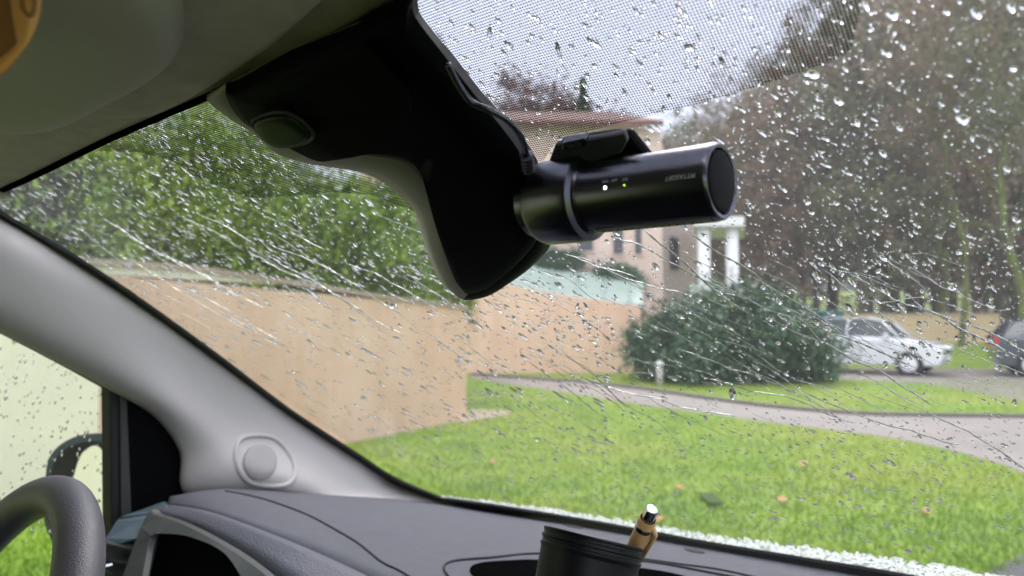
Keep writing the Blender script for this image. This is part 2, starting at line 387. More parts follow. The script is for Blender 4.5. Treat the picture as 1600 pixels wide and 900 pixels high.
# grass blades over the near lawn: nobody could count them
def blades(name, n, poly_fn, h0, h1, w, m):
    P = []
    while len(P) < n:
        P += poly_fn(n)
    P = np.array(P[:n]); a = rng.uniform(0, 2 * np.pi, n); h = rng.uniform(h0, h1, n); lean = rng.normal(0, .35, (n, 2)) * h[:, None]
    dx = np.cos(a) * w * .5; dy = np.sin(a) * w * .5
    V = np.zeros((n, 3, 3)); V[:, 0] = np.c_[P[:, 0] - dx, P[:, 1] - dy, np.zeros(n)]; V[:, 1] = np.c_[P[:, 0] + dx, P[:, 1] + dy, np.zeros(n)]
    V[:, 2] = np.c_[P[:, 0] + lean[:, 0], P[:, 1] + lean[:, 1], h]
    o = npobj(name, V.reshape(-1, 3), np.arange(n * 3).reshape(n, 3), m); o['kind'] = 'stuff'; return o
Upoly = [(p.x, p.y) for p in Us]; Lpoly = [(p.x, p.y) for p in Ls]
def near_path(x, y):
    px = 800 + FPX * x / y; py = HY + FPX * EYE / y
    lo = np.interp(px, [c[0] for c in Lc], [c[1] for c in Lc]); hi = np.interp(px, [c[0] for c in Uc], [c[1] for c in Uc])
    return (py < lo + 2 and py > hi - 4 and px > 735) or (px > 1475 and py > 884 - (px - 1560) * .42)
def lawn_pts(n):
    out = []
    for _ in range(n):
        y = 2.9 + (rng.random() ** 1.6) * 15; x = rng.uniform(-.85, .95) * y
        if x < -3.4 + (y - 5.45) * .596 and y < 10.4: continue
        if near_path(x, y): continue
        out.append((x, y))
    return out
gb = blades('grass', 110000, lawn_pts, .015, .048, .013, M['blade']); tag(gb, 'short wet green grass of the lawn', 'grass')
# fallen leaves on the lawn
for i, (px, py, s) in enumerate([(1255, 725, .07), (1222, 782, .06), (1448, 800, .05), (1030, 812, .05), (770, 722, .05), (1062, 762, .05)]):
    c = gp(px, py, .045); n = 9
    V = [c + Vector((math.cos(k * 2 * math.pi / n) * s * (1 if k % 2 else .6), math.sin(k * 2 * math.pi / n) * s * (1 if k % 2 else .6), .012 * (k % 3))) for k in range(n)]
    wh = ['large orange fallen leaf in the middle of the lawn', 'small orange fallen leaf right of the pen on the lawn', 'faint tan fallen leaf at the right of the lawn', 'orange fallen leaf just behind the pen', 'tan fallen leaf near the corner of the peach wall', 'tan fallen leaf left of the dark lawn patch'][i]
    o = slab('fallen_leaf', V, Vector((0, 0, -.003)), M['fallen'], bevel=0, origin=c); tag(o, wh, 'leaf', 'fallen leaves on the lawn')
# dark lawn patch (access cover)
c = gp(1111, 778, .03); o = box('ground_cover', c, .06, .17, .005, pmat('dark_moss', (.05, .09, .01), .9, .2, 30), bevel=.004, origin=c); tag(o, 'small square dark green cover set in the lawn', 'cover')

# ---- near garden wall, peach render
A0 = Vector((-3.55, 5.45, 0)); wd = Vector((2.92, 4.9, 0)); wl = wd.normalized(); wn = Vector((wl.y, -wl.x, 0))     # faces right/front
B0 = gp(730, 655)
def onwall(px, py):                                        # intersection with the wall plane
    d = ray(px, py); n = wn; t = (B0 - CAM).dot(n) / d.dot(n); return CAM + d * t
gw = empty('garden_wall', B0, 'long peach rendered wall on the left with the green hedge above it', 'wall')
q_ = onwall(140, 414); top = [q_ - wl * 17 + U * .9, q_ - wl * 9 + U * .5, q_ - wl * 3 + U * .17] + [onwall(*p) for p in [ (140, 414), (300, 424), (450, 445), (600, 468), (700, 480), (729, 484)]]
base = [Vector((p.x, p.y, -.2)) for p in top]
J = onwall(163, 417); J.z = top[5].z - .004                 # near end paler: brightness through the side window put into its colour
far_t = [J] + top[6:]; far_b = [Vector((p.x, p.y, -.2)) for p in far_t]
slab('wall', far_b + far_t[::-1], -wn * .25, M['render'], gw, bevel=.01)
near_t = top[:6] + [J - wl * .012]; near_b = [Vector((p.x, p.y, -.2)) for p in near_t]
slab('side_glare_section', near_b + near_t[::-1], -wn * .25, pmat('side_glare_render', (.84, .76, .60), .9, .05, 1.2, .6, 60, bdist=.01), gw, bevel=.01)
cv = []
for p in top: cv.append(p)
rows = [[p + wn * .03 + U * .002 for p in cv], [p + wn * .03 + U * .055 for p in cv], [p - wn * .28 + U * .055 for p in cv], [p - wn * .28 + U * .002 for p in cv]]
vv, ff = grid(rows + [rows[0]]); obj('coping', vv, ff, M['coping'], gw)

# ---- trees
def crown_pts(n, centre, rx, ry, rz, clumps, spread, leaf, seed, flat=0.0, hollow=.45):
    r = np.random.default_rng(seed)
    d = r.normal(size=(clumps, 3)); d /= np.linalg.norm(d, axis=1)[:, None]
    rr = hollow + (1 - hollow) * r.random(clumps) ** .6
    cc = d * rr[:, None] * np.array([rx, ry, rz]) * (1 + r.normal(0, .10, clumps))[:, None] + np.array(centre)
    sz = spread * r.uniform(.5, 1.4, clumps)
    idx = r.integers(0, clumps, n); P = cc[idx] + r.normal(size=(n, 3)) * sz[idx][:, None]
    a = r.normal(size=(n, 3)); a /= np.linalg.norm(a, axis=1)[:, None]; b = np.cross(a, r.normal(size=(n, 3))); b /= np.linalg.norm(b, axis=1)[:, None]
    s = leaf * r.uniform(.6, 1.4, n)[:, None]
    V = np.stack([P - a * s, P - b * s * .45, P + a * s, P + b * s * .45], 1)
    return V.reshape(-1, 3)
def tree_mesh(name, root, base, h, rx, n, clumps, spread, leaf, mleaf, mbark, seed, trunk=.16, rz=None, crown_h=None, limbs=12, hollow=.35, low=.25):
    r = random.Random(seed); rz = rz or h * .4
    top = base + U * (h * .8); pts = [base - U * .1]
    for k in range(1, 7):
        pts.append(base + U * (h * .85 * k / 6) + Vector((r.uniform(-1, 1), r.uniform(-1, 1), 0)) * h * .015 * k)
    V = []; Fc = []
    def tb(P, rs, seg=6):
        o = len(V); up = None
        for i in range(len(P)):
            t = (P[min(i + 1, len(P) - 1)] - P[max(i - 1, 0)]).normalized()
            if up is None: up = t.orthogonal().normalized()
            up = (up - t * up.dot(t)).normalized(); s = t.cross(up)
            V.extend([P[i] + (up * math.cos(2 * math.pi * q / seg) + s * math.sin(2 * math.pi * q / seg)) * rs[i] for q in range(seg)])
        for i in range(len(P) - 1):
            for q in range(seg): Fc.append((o + i * seg + q, o + i * seg + (q + 1) % seg, o + (i + 1) * seg + (q + 1) % seg, o + (i + 1) * seg + q))
    tb(pts, [trunk * (1 - .14 * k) for k in range(7)], 8)
    for k in range(limbs):
        f = r.uniform(low, .95); i = int(f * 6); st = pts[i].lerp(pts[min(i + 1, 6)], f * 6 - i)
        a = r.uniform(0, 2 * math.pi); L = rx * r.uniform(.6, 1.0); e = st + Vector((math.cos(a) * L, math.sin(a) * L, L * r.uniform(.3, 1.1)))
        m_ = st.lerp(e, .5) + U * L * r.uniform(-.1, .15); w_ = trunk * .38 * (1 - f * .5)
        tb([st, m_, e], [w_, w_ * .6, w_ * .2], 5)
        for q in range(3):
            a2 = r.uniform(0, 2 * math.pi); e2 = m_.lerp(e, r.random()) ; e3 = e2 + Vector((math.cos(a2), math.sin(a2), r.uniform(.2, 1.2))) * L * .4
            tb([e2, e3], [w_ * .35, w_ * .08], 4)
    obj('trunk', V, Fc, mbark, root, True)
    cv = crown_pts(n, (base.x, base.y, base.z + (crown_h or h * .62)), rx, rx, rz, clumps, spread, leaf, seed, hollow=hollow)
    npobj('crown', cv, np.arange(len(cv)).reshape(-1, 4), mleaf, root)
# hedge behind the garden wall: individual shrubs
for i, (px, dist, h, rx, ml) in enumerate([(-60, 7.6, 3.9, 1.2, 'leaf_olive'), (75, 8.6, 4.2, 1.3, 'leaf_olive'), (215, 8.4, 4.6, 1.35, 'leaf_hedge'), (330, 9.4, 4.1, 1.4, 'leaf_hedge'), (440, 10.4, 4.0, 1.4, 'leaf_hedge'), (545, 11.6, 3.9, 1.4, 'leaf_hedge'), (640, 13.2, 4.1, 1.35, 'leaf_hedge'), (380, 12.5, 5.0, 1.7, 'leaf_dark'), (120, 11.0, 5.2, 1.7, 'leaf_olive')]):
    b = gpd(px, dist)
    lab = ['olive green shrub at the far left behind the peach wall', 'grey green shrub beside the left edge of the windscreen', 'tall bright green shrub over the left end of the peach wall', 'bright green shrub below the grey edge of the mirror cover', 'dense green shrub in the middle of the hedge', 'green shrub left of the mirror cover', 'green shrub half hidden by the bottom of the mirror cover', 'dark evergreen tree rising behind the hedge', 'pale olive tree rising behind the hedge at left'][i]
    t = empty('shrub', b, lab, 'shrub', 'shrubs of the hedge behind the wall')
    tree_mesh('shrub', t, b, h, rx, 26000, 90, .20, .045, M[ml], M['bark'], 40 + i, .07, rz=h * .47, crown_h=h * .5, hollow=.3, low=.08)
# low shrubs just behind the wall top
# big evergreen bush on the verge
b = gpd(1150, 17.6)
t = empty('evergreen_bush', b, 'wide dark green bush on the verge between the peach wall and the silver car', 'bush')
cv = np.concatenate([crown_pts(26000, (b.x + dx, b.y + dy, z), rx, 1.6, rz, 80, .22, .07, 300 + k, hollow=.3) for k, (dx, dy, z, rx, rz) in enumerate([(0, 0, 1.0, 1.75, 1.2), (-1.15, 0, .65, 1.25, .8), (1.0, .1, .75, 1.15, .95)])])
cv[:, 2] = np.maximum(cv[:, 2], .02)
npobj('foliage', cv, np.arange(len(cv)).reshape(-1, 4), M['leaf_dark'], t)
tube('stem', [b - U * .1, b + Vector((.1, 0, .8)), b + Vector((0, .1, 1.8))], [.12, .08, .03], M['bark'], t)

# ---- peach front wall, garage with pale green roof, house
Hd = 21.5
def face(pts, dist): return [gpd(px, dist, EYE + (HY - py) / FPX * dist) for px, py in pts]
fw = empty('boundary_wall', gpd(870, 20), 'peach rendered wall across the far side of the lawn left of the dark bush', 'wall')
slab('wall', face([(640, 600), (1002, 590), (1002, 478), (900, 464), (810, 447), (640, 430)], 20), Vector((0, .3, 0)), M['render'], fw, bevel=.01)
gr = empty('lean_to', gpd(900, 22), 'pale green roofed lean-to in front of the pink house', 'shed')
a = [gpd(640, 20.6, EYE + (HY - 436) / FPX * 20.6), gpd(1004, 20.6, EYE + (HY - 476) / FPX * 20.6), gpd(1006, 23.4, EYE + (HY - 438) / FPX * 23.4), gpd(640, 23.4, EYE + (HY - 388) / FPX * 23.4)]
slab('roof', a, Vector((0, 0, -.08)), M['greenroof'], gr, bevel=.01)
box('wall', gpd(1003, 22, 1.0) + Vector((-.1, 0, 0)), .08, 1.3, .95, M['render2'], gr)
for i in range(9):
    q = a[0].lerp(a[1], (i + .5) / 9); q2 = a[3].lerp(a[2], (i + .5) / 9)
    tube('roof_rib', [q + U * .03, q2 + U * .03], .03, M['greenroof'], gr, 5)
# planting above the lean-to
for i, (px0, px1, y0, dist, lab) in enumerate([(838, 905, 408, 23.5, 'dark trailing shrub on the lean-to roof by the dashcam'), (925, 1000, 432, 23.5, 'low dark shrub at the right end of the lean-to roof')]):
    c = gpd((px0 + px1) / 2, dist, EYE + (HY - y0) / FPX * dist)
    cv = crown_pts(9000, (c.x, c.y, c.z), (px1 - px0) / 2 / FPX * dist, .35, .28, 40, .12, .05, 500 + i)
    o = npobj('roof_shrub', cv, np.arange(len(cv)).reshape(-1, 4), M['leaf_dark'], origin=c); tag(o, lab, 'shrub')
hs_ = empty('pink_house', gpd(900, 24), 'tall pink rendered house behind the lean-to roof', 'house')
HD = 24
slab('front_wall', face([(560, 590), (1036, 590), (1036, 206), (985, 192), (560, 192)], HD), Vector((0, .3, 0)), M['render2'], hs_, bevel=.01)
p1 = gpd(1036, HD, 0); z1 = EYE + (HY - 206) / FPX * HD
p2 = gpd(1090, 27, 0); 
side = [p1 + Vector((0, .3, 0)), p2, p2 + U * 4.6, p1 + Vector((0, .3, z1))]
slab('side_wall', side, Vector((-.3, 0, 0)), M['shaded_pink'], hs_, bevel=.01)
# roof of house, hipped
e0 = gpd(540, HD - .4, 7.75); e1 = gpd(1040, HD - .4, 7.75); 
slab('roof', [e0, e1, gpd(960, 29, 9.6), gpd(600, 29, 9.6)], U * .18, M['roof'], hs_, bevel=.01)
def window(px0, py0, px1, py1, dist, par, frm='render2'):
    c = gpd((px0 + px1) / 2, dist, EYE + (HY - (py0 + py1) / 2) / FPX * dist); hw = (px1 - px0) / 2 / FPX * dist; hh = (py1 - py0) / 2 / FPX * dist
    wv = [c + Vector((a * hw, 0, b * hh)) for a, b in ((-1, -1), (1, -1), (1, 1), (-1, 1))]
    f = slab('window', wv, Vector((0, -.06, 0)), M[frm], par, bevel=.005)
    iv = [c + Vector((a * (hw - .07), -.065, b * (hh - .07))) for a, b in ((-1, -1), (1, -1), (1, 1), (-1, 1))]
    pn = slab('pane', iv, Vector((0, -.01, 0)), M['pane'], f, bevel=0)
    return f
window(955, 352, 977, 400, HD, hs_); window(989, 352, 1006, 400, HD, hs_); window(900, 345, 930, 395, HD, hs_); window(780, 345, 825, 400, HD, hs_)
box('side_window', gpd(1055, 25.15, EYE + 110 / FPX * 25), .03, .35, .55, M['pane'], hs_, ax=((p2 - p1).normalized().cross(U), (p2 - p1).normalized(), U))
# porch with white columns
pc = empty('porch', gpd(1125, 23), 'porch with white columns beside the pink house', 'porch')
for px, y0 in ((1101, 352), (1145, 352)):
    b = gpd(px, 23, 0); tube('column', [b, b + U * (EYE + (HY - y0) / FPX * 23)], .20, M['white'], pc, 14)
slab('canopy', [gpd(1085, 22.6, 4.35), gpd(1165, 22.6, 4.35), gpd(1165, 26, 4.35), gpd(1085, 26, 4.35)], U * .3, M['white'], pc)
slab('balustrade', [gpd(1080, 23.2, 1.9), gpd(1160, 23.2, 1.9), gpd(1160, 23.2, 2.6), gpd(1080, 23.2, 2.6)], Vector((0, .12, 0)), M['greenroof'], pc)
# sand wall behind the cars
sw = empty('low_wall', gpd(1430, 30), 'low sand coloured wall on the grass bank behind the silver car', 'wall')
slab('wall', [gpd(1296, 30, .4), gpd(1562, 30, .4), gpd(1562, 30, 1.70), gpd(1296, 30, 1.70)], Vector((0, .3, 0)), M['sand'], sw, bevel=.02)
slab('coping', [gpd(1294, 29.95, 1.704), gpd(1564, 29.95, 1.704), gpd(1564, 30.35, 1.704), gpd(1294, 30.35, 1.704)], U * .06, M['coping'], sw, bevel=.01)
# teal bin behind the bush
tb_ = empty('bin', gpd(1284, 21.5), 'teal bin showing between the dark bush and the silver car', 'bin')
c = gpd(1288, 23.3, .85); box('body', c, .42, .4, .80, M['teal'], tb_, bevel=.04); box('lid', c + U * .85, .45, .44, .045, M['teal'], tb_, bevel=.03)
# marker post on the verge
b = gp(1031, 603); mp = empty('marker_post', b, 'short white marker post on the far edge of the path', 'post')
tube('post', [b, b + U * .46], [.075, .07], M['post'], mp, 12); lathe('cap', b + U * .46, U, [(.09, 0), (.09, .03), (.05, .07), (0, .08)], M['white'], mp, 14)

# ---- cars
def make_car(name, label, loc, rz, paint, L=4.1, hatch=True):
    root = empty(name, Vector((0, 0, 0)), label, 'car')
    hl = L / 2
    prof = [(-hl, .45), (-hl + .02, .80), (-hl + .10, 1.0), (-hl + .9, 1.03), (hl - 1.15, .98), (hl - .35, .86), (hl - .04, .70), (hl, .45), (hl - .1, .26), (-hl + .1, .26)]
    ys = (-.86, -.80, 0, .80, .86); rows = []
    for y in ys:
        k = .95 if abs(y) > .85 else 1.0
        rows.append([Vector((x * (1 if abs(y) < .1 else .985), y, .26 + (z - .26) * k)) for x, z in prof])
    V, Fc = grid(rows, True); Fc += [tuple(range(len(prof)))[::-1], tuple(range(4 * len(prof), 5 * len(prof)))]
    body = obj('body', V, Fc, paint, root, False, bevel=.05, segs=3)
    cab = [(-hl + .12, .99), (-hl + .42, 1.40), (-hl + 1.0, 1.47), (.2, 1.46), (.62, 1.36), (hl - 1.0, .97)]
    rows = []
    for y in (-.78, -.62, .62, .78):
        if abs(y) > .7: rows.append([Vector((x, y, .97 + (z - .97) * .05)) for x, z in cab])
        else: rows.append([Vector((x * .98, y, z)) for x, z in cab])
    V, Fc = grid(rows, True); obj('cabin_glass', V, Fc, M['carglass'], root, False, bevel=.03)
    rv = [Vector((x, y, z)) for y in (-.60, .60) for x, z in [(-hl + .42, 1.42), (-hl + 1.0, 1.485), (.2, 1.475), (.60, 1.375)]]
    obj('roof', rv, [(0, 1, 5, 4), (1, 2, 6, 5), (2, 3, 7, 6)], paint, root, True, solid=.03)
    for s in (-1, 1):
        for x0, z0, x1, z1 in ((.60, 1.37, hl - 1.02, .99), (-.25, 1.46, -.3, .99), (-hl + .42, 1.40, -hl + .14, 1.0)):
            tube('window_pillar', [Vector((x0, s * .61, z0)), Vector((x1, s * .775, z1))], .035, paint, root, 6)
        for x in (-hl + .75, hl - .78):
            wc = Vector((x, s * .80, .31)); wv = lathe('wheel', wc, Vector((0, s, 0)), [(0, -.08), (.31, -.08), (.33, -.04), (.33, .06), (.30, .09), (.20, .09)], M['tyre'], root, 22)
            lathe('rim', wc, Vector((0, s, 0)), [(.20, .085), (.20, .07), (.05, .10), (0, .10)], M['silver'], wv, 14)
        box('headlight', Vector((hl - .10, s * .66, .70)), .10, .16, .07, M['white'], root, bevel=.03)
        box('tail_light', Vector((-hl + .06, s * .70, .88)), .06, .10, .13, M['redlamp'], root, bevel=.02)
        box('door_mirror', Vector((.72, s * .94, 1.02)), .06, .09, .06, paint, root, bevel=.03)
    box('number_plate', Vector((hl + .005, 0, .45)), .012, .26, .055, M['white'], root, bevel=.003)
    box('grille', Vector((hl - .012, 0, .62)), .02, .42, .05, M['black'], root, bevel=.01)
    root.location = loc; root.rotation_euler = (0, 0, rz); return root
make_car('parked_car', 'silver hatchback parked behind the dark bush in front of the sand wall', gpd(1350, 20.3), rad(-38), M['silver'], 4.0)
make_car('parked_car', 'dark blue car cut off by the right edge of the windscreen view', gpd(1698, 18.6), rad(155 - 180), M['darkcar'], 4.2)

# ---- woodland: each tree a thing
protos = []
for i, (ml, mb, h, rx) in enumerate([('leaf_brown', 'bark', 17, 3.4), ('leaf_brown', 'bark', 20, 3.0), ('leaf_green', 'bark', 18, 3.6), ('leaf_green', 'moss', 19, 3.1), ('leaf_brown', 'moss', 16, 3.5)]):
    t = empty('woodland_tree', Vector((0, 0, 0)), 'tall bare brown tree in the wood', 'tree', 'trees of the wood behind the cars')
    tree_mesh('t', t, Vector((0, 0, 0)), h, rx, 11000, 120, .36, .11, M[ml], M[mb], 900 + i, .24, rz=h * .46, crown_h=h * .54, limbs=20, hollow=.2, low=.15)
    protos.append(t)
spots = []
rr = random.Random(3)
for dist, x0, x1, n in ((35, 1180, 1780, 9), (42, 1100, 1740, 11), (52, 1050, 1760, 13), (64, 1030, 1700, 14)):
    for k in range(n): spots.append((x0 + (x1 - x0) * (k + rr.uniform(.15, .85)) / n, dist + rr.uniform(-3, 3)))
first = set()
spots += [(1045, 39), (1100, 40), (1150, 37)]
for k, (px, dist) in enumerate(spots):
    i = k % 5; pr = protos[i]; z = .6 + max(0, (dist - 34)) * .035; h = [17, 20, 18, 19, 16][i]
    line = np.interp(px - 50, [960, 1100, 1200, 1330, 1600], [205, 130, 30, -130, -240])       # how high the wood stands along its edge
    if k >= len(spots) - 3: line = 170 - (px - 1045) * .6
    sc = ((HY - line) / FPX * dist + EYE - z) / h * rr.uniform(.85, 1.05)
    sc = min(sc, 1.5)
    loc = gpd(px, dist, z); rz = rr.uniform(0, 6.28)
    lab = {0: 'tall bare brown tree in the wood behind the cars', 1: 'tall bare brown tree in the wood behind the cars', 4: 'tall bare brown tree in the wood behind the cars'}.get(i, 'grey green bare tree in the wood behind the cars')
    if i not in first:
        first.add(i); pr.location = loc; pr.rotation_euler = (0, 0, rz); pr.scale = (sc,) * 3; pr['label'] = lab
    else: dup(pr, loc, rz, sc, lab)
# mossy trunk at the right, nearer
b = gpd(1592, 25.5, .3); mt = empty('mossy_tree', b, 'slender moss covered trunk at the right edge beside the dark car', 'tree')
tree_mesh('m', mt, b, 15, 2.6, 9000, 90, .35, .08, M['leaf_green'], M['moss'], 77, .17, rz=4.5, crown_h=11, limbs=14, low=.3)
b = gpd(1500, 28, .5); mt = empty('mossy_tree', b, 'leaning tree with a bright mossy low branch above the sand wall', 'tree')
tree_mesh('m', mt, b, 14, 2.4, 8000, 90, .35, .08, M['leaf_brown'], M['moss'], 78, .13, rz=4.5, crown_h=10, limbs=14, low=.25)
# trees behind the house
for i, (px, dist, h, rx, rz, ml, lab, nm) in enumerate([(835, 34, 13.0, 2.6, 3.8, 'leaf_red', 'round copper red tree behind the pink house', 'copper_tree'), (775, 36, 11.8, 1.5, 3.2, 'leaf_red', 'copper tree left of the round red tree', 'copper_tree'), (955, 34, 10.9, 1.6, 2.4, 'leaf_red', 'low reddish tree right of the pointed conifer', 'copper_tree'), (1010, 36, 10.6, 1.6, 3.0, 'leaf_brown', 'bare brown tree above the dashcam', 'bare_tree'), (880, 33, 11.0, 1.3, 3.0, 'leaf_olive', 'olive tree between copper tree and conifer', 'olive_tree')]):
    b = gpd(px, dist); t = empty(nm, b, lab, 'tree')
    tree_mesh('b', t, b, h, rx, 24000, 110, .30, .11, M[ml], M['bark'], 600 + i, .2, rz=rz, crown_h=h - rz)
b = gpd(912, 32); t = empty('conifer', b, 'dark pointed conifer behind the pink house', 'tree')
n = 16000; hh = rng.random(n) ** .8 * 11.6 + .5; rr_ = (12.1 - hh) / 12.1 * 2.2 * (.6 + .4 * np.abs(np.sin(hh * 4))) * np.sqrt(rng.random(n)); aa = rng.uniform(0, 6.283, n)
P = np.c_[b.x + rr_ * np.cos(aa), b.y + rr_ * np.sin(aa), hh]; d1 = rng.normal(size=(n, 3)) * .07; d2 = rng.normal(size=(n, 3)) * .04
cv = np.stack([P - d1, P - d2, P + d1, P + d2], 1).reshape(-1, 3); npobj('crown', cv, np.arange(4 * n).reshape(-1, 4), M['leaf_dark'], t)
tube('trunk', [b, b + U * 11.6], [.18, .03], M['bark'], t)

# ---- thin rain haze over the whole place
hz = box('haze', Vector((0, 120, 11)), 260, 170, 30, M['black'] , origin=Vector((0, 120, 11)))
hm = bpy.data.materials.new('rain_haze'); hm.use_nodes = True; t_ = hm.node_tree; t_.nodes.clear()
o_ = t_.nodes.new('ShaderNodeOutputMaterial'); pv = t_.nodes.new('ShaderNodeVolumePrincipled')
pv.inputs['Color'].default_value = (.92, .90, .87, 1); pv.inputs['Density'].default_value = .0028; pv.inputs['Anisotropy'].default_value = .2
t_.links.new(pv.outputs[0], o_.inputs['Volume']); hz.data.materials.clear(); hz.data.materials.append(hm); tag(hz, kind='stuff')

# ================================================================== THE VAN
van = empty('van', car(-.25, 0, -EYE), 'grey trimmed van cabin seen from inside, looking out through its wet windscreen', 'van')
van.location.z = 0
# windscreen: thin glass
rl, rr2 = -1.06 + .265, .78                                # across, relative to P0
d_top, d_bot = -.34, wuv(W(690, 800))[1] + .02
GT = .005
wsv = [Wc(rl, d_top, o) for o in (0, GT)] + [Wc(rr2, d_top, o) for o in (0, GT)] + [Wc(rr2, d_bot, o) for o in (0, GT)] + [Wc(rl, d_bot, o) for o in (0, GT)]
ws = obj('windscreen', wsv, [(0, 2, 4, 6), (1, 7, 5, 3), (0, 1, 3, 2), (2, 3, 5, 4), (4, 5, 7, 6), (6, 7, 1, 0)], M['glass'], van)
def dotband(px, off=.0003):
    P = [W(x, y, -off) for x, y in px]; o = obj('dotted_band', P, [tuple(range(len(P)))], M['dots'], ws)
    me = o.data; uvl = me.uv_layers.new(name='UVMap')
    for li, l in enumerate(me.loops): uvl.data[li].uv = wuv(P[l.vertex_index])
    return o
dotband([(560, -80), (1352, -80), (1343, 20), (1330, 78), (1290, 100), (1250, 113), (1180, 137), (1100, 160), (1010, 182), (930, 202), (872, 218), (850, 250), (800, 260), (640, 120)])
dotband([(150, 236), (220, 238), (270, 252), (320, 282), (360, 300), (400, 310), (460, 306), (520, 300), (580, 305), (660, 335), (660, 200), (450, 150), (300, 148)])
# black gasket on the glass edge
def strip(name, pxa, pxb, m, par, oa=-.004, ob=-.004, th=.004, n=6):
    a = cr([W(*p, oa) for p in pxa], n); b = cr([W(*p, ob) for p in pxb], n)
    V, Fc = grid([a, b]); return obj(name, V, Fc, m, par, solid=th)
strip('edge_seal', [(-120, 358 - 100), (0, 335 - 1), (120, 405), (230, 478), (345, 561), (450, 640), (560, 712), (620, 750), (700, 784)],
      [(-120, 300), (0, 352), (120, 424), (230, 497), (345, 580), (450, 658), (560, 730), (620, 768), (690, 793)], M['rubber'], ws)
strip('edge_seal', [(-200, 376), (0, 296), (170, 216), (325, 150), (400, 114)], [(-200, 382), (0, 304), (170, 224), (325, 157), (400, 121)], M['void'], ws, -.019, -.015)
strip('edge_seal', [(660, 776), (760, 789), (900, 812), (1000, 830), (1100, 849), (1250, 874), (1400, 899), (1700, 955)],
      [(660, 790), (760, 799), (900, 824), (1000, 843), (1100, 862), (1250, 890), (1400, 920), (1700, 985)], M['rubber'], ws)
# wet foam of condensation outside the lower edge
fa = cr([W(x, y, .006) for x, y in [(690, 778), (760, 784), (900, 803), (1000, 819), (1100, 836), (1250, 856), (1400, 876), (1700, 925)]], 40)
fb = cr([W(x, y, .006) for x, y in [(690, 790), (760, 798), (900, 822), (1000, 842), (1100, 860), (1250, 888), (1400, 920), (1700, 985)]], 40)
fa = [p + D * random.uniform(-.012, .008) for p in fa]
V, Fc = grid([fa, fb]); obj('condensation_edge', V, Fc, M['foam'], ws, solid=-.0015)

# headliner
tl = Wc(-.9, wuv(W(160, 225))[1], -.012)
rise = (F * -math.cos(rad(7)) + U * math.sin(rad(7)))
dt = wuv(W(160, 224, -.012))[1]
def linerpt(r, back, sag=0): return Wc(r + .265, dt, -.012) + rise * back - U * sag
edge = cr([W(x, y, -.012) for x, y in [(-420, 490), (-150, 369), (0, 302), (160, 226), (320, 157), (470, 80), (640, -10)]] + [Wc(wuv(W(640, -10, -.012))[0] + q, wuv(W(640, -10, -.012))[1] - .01, -.012) for q in (.08, .2, .38, .6, .82)], 5)
rows = []
for bk, sg in ((-.003, -.02), (0, .0), (.006, .002), (.02, .002), (.06, .000), (.15, -.004), (.4, -.01), (.9, -.01), (2.2, .03)):
    rows.append([p + rise * bk - U * sg for p in edge])
V, Fc = grid(rows); hl_ = obj('headliner', V, Fc, M['liner'], van, True, solid=-.02)
HLN = rise.cross(R).normalized(); HLN = HLN if HLN.z < 0 else -HLN
def onliner(px, py, drop=.006):
    d = ray(px, py); q = linerpt(0, 0, drop); return CAM + d * ((q - CAM).dot(HLN) / d.dot(HLN))
def pillow(name, outline, nrm, h, m, par, prof=((1.0, 0), (.985, .35), (.94, .75), (.85, .95), (.6, 1.0), (.3, 1.0)), n=6, centre=None):
    o = cr(outline, n, True); c = centre or sum(o, Vector()) / len(o); rows = [[c + (p - c) * k + nrm * (h * z) for p in o] for k, z in prof]
    V, Fc = grid(rows, True); V.append(c + nrm * h * prof[-1][1]); b = (len(rows) - 1) * len(o)
    Fc += [(b + j, b + (j + 1) % len(o), len(V) - 1) for j in range(len(o))]
    V.append(c); Fc += [((j + 1) % len(o), j, len(V) - 1) for j in range(len(o))]
    ob = obj(name, V, Fc, m, par, True)
    bm = bmesh.new(); bm.from_mesh(ob.data); bmesh.ops.recalc_face_normals(bm, faces=bm.faces); bm.to_mesh(ob.data); bm.free(); return ob
vis = pillow('sun_visor', [onliner(*p) for p in [(-260, 150), (-120, 174), (0, 178), (70, 174), (125, 155), (190, 118), (245, 86), (285, 52), (293, 25), (285, -20), (250, -80), (120, -160), (-200, -200)]], HLN, .022, M['visor'], van)
rec = pillow('headliner_recess', [onliner(*p, .004) for p in [(60, 150), (95, 172), (150, 179), (215, 180), (260, 168), (330, 130), (420, 70), (500, 0), (560, -80), (300, -150), (100, -50)]], HLN, .005, M['liner'], hl_)

# A pillar
def T(p): return (p - CAM).length
pr0 = [(-160, 262), (0, 345), (120, 417), (230, 490), (345, 573), (450, 651), (560, 723), (620, 761), (695, 789)]
pr1 = [(-160, 300), (0, 388), (105, 445), (205, 515), (305, 590), (400, 668), (500, 738), (590, 776), (680, 790)]
pr2 = [(-160, 380), (0, 476), (95, 527), (190, 582), (278, 640), (335, 695), (390, 742), (500, 774), (650, 792)]
pr3 = [(-160, 430), (0, 516), (90, 563), (175, 609), (243, 650), (284, 705), (301, 774), (430, 780), (620, 796)]
def dep(p): return (p - CAM).y
A_t = [1.04, 1.08, 1.25]
rowsP = []
d0 = [ (W(*p, -.006) - CAM).dot(Vector((0, 1, 0))) / ray(*p).y for p in pr0]
d3 = [(Sd(*p, -1.045) - CAM).y / ray(*p).y for p in pr3[:7]] + [1.18, 1.38]
def lerp(a, b, t): return a + (b - a) * t
for row, k, b in ((pr0, 0, 0), (pr0, .02, -.012), (pr1, .3, -.030), (pr2, .78, -.030), (pr3, 1.0, -.008), (pr3, 1.0, .03)):
    rowsP.append(cr([at(p[0], p[1], lerp(d0[i], d3[i], k) + b * (1 if i < 7 else .4)) for i, p in enumerate(row)], 5))
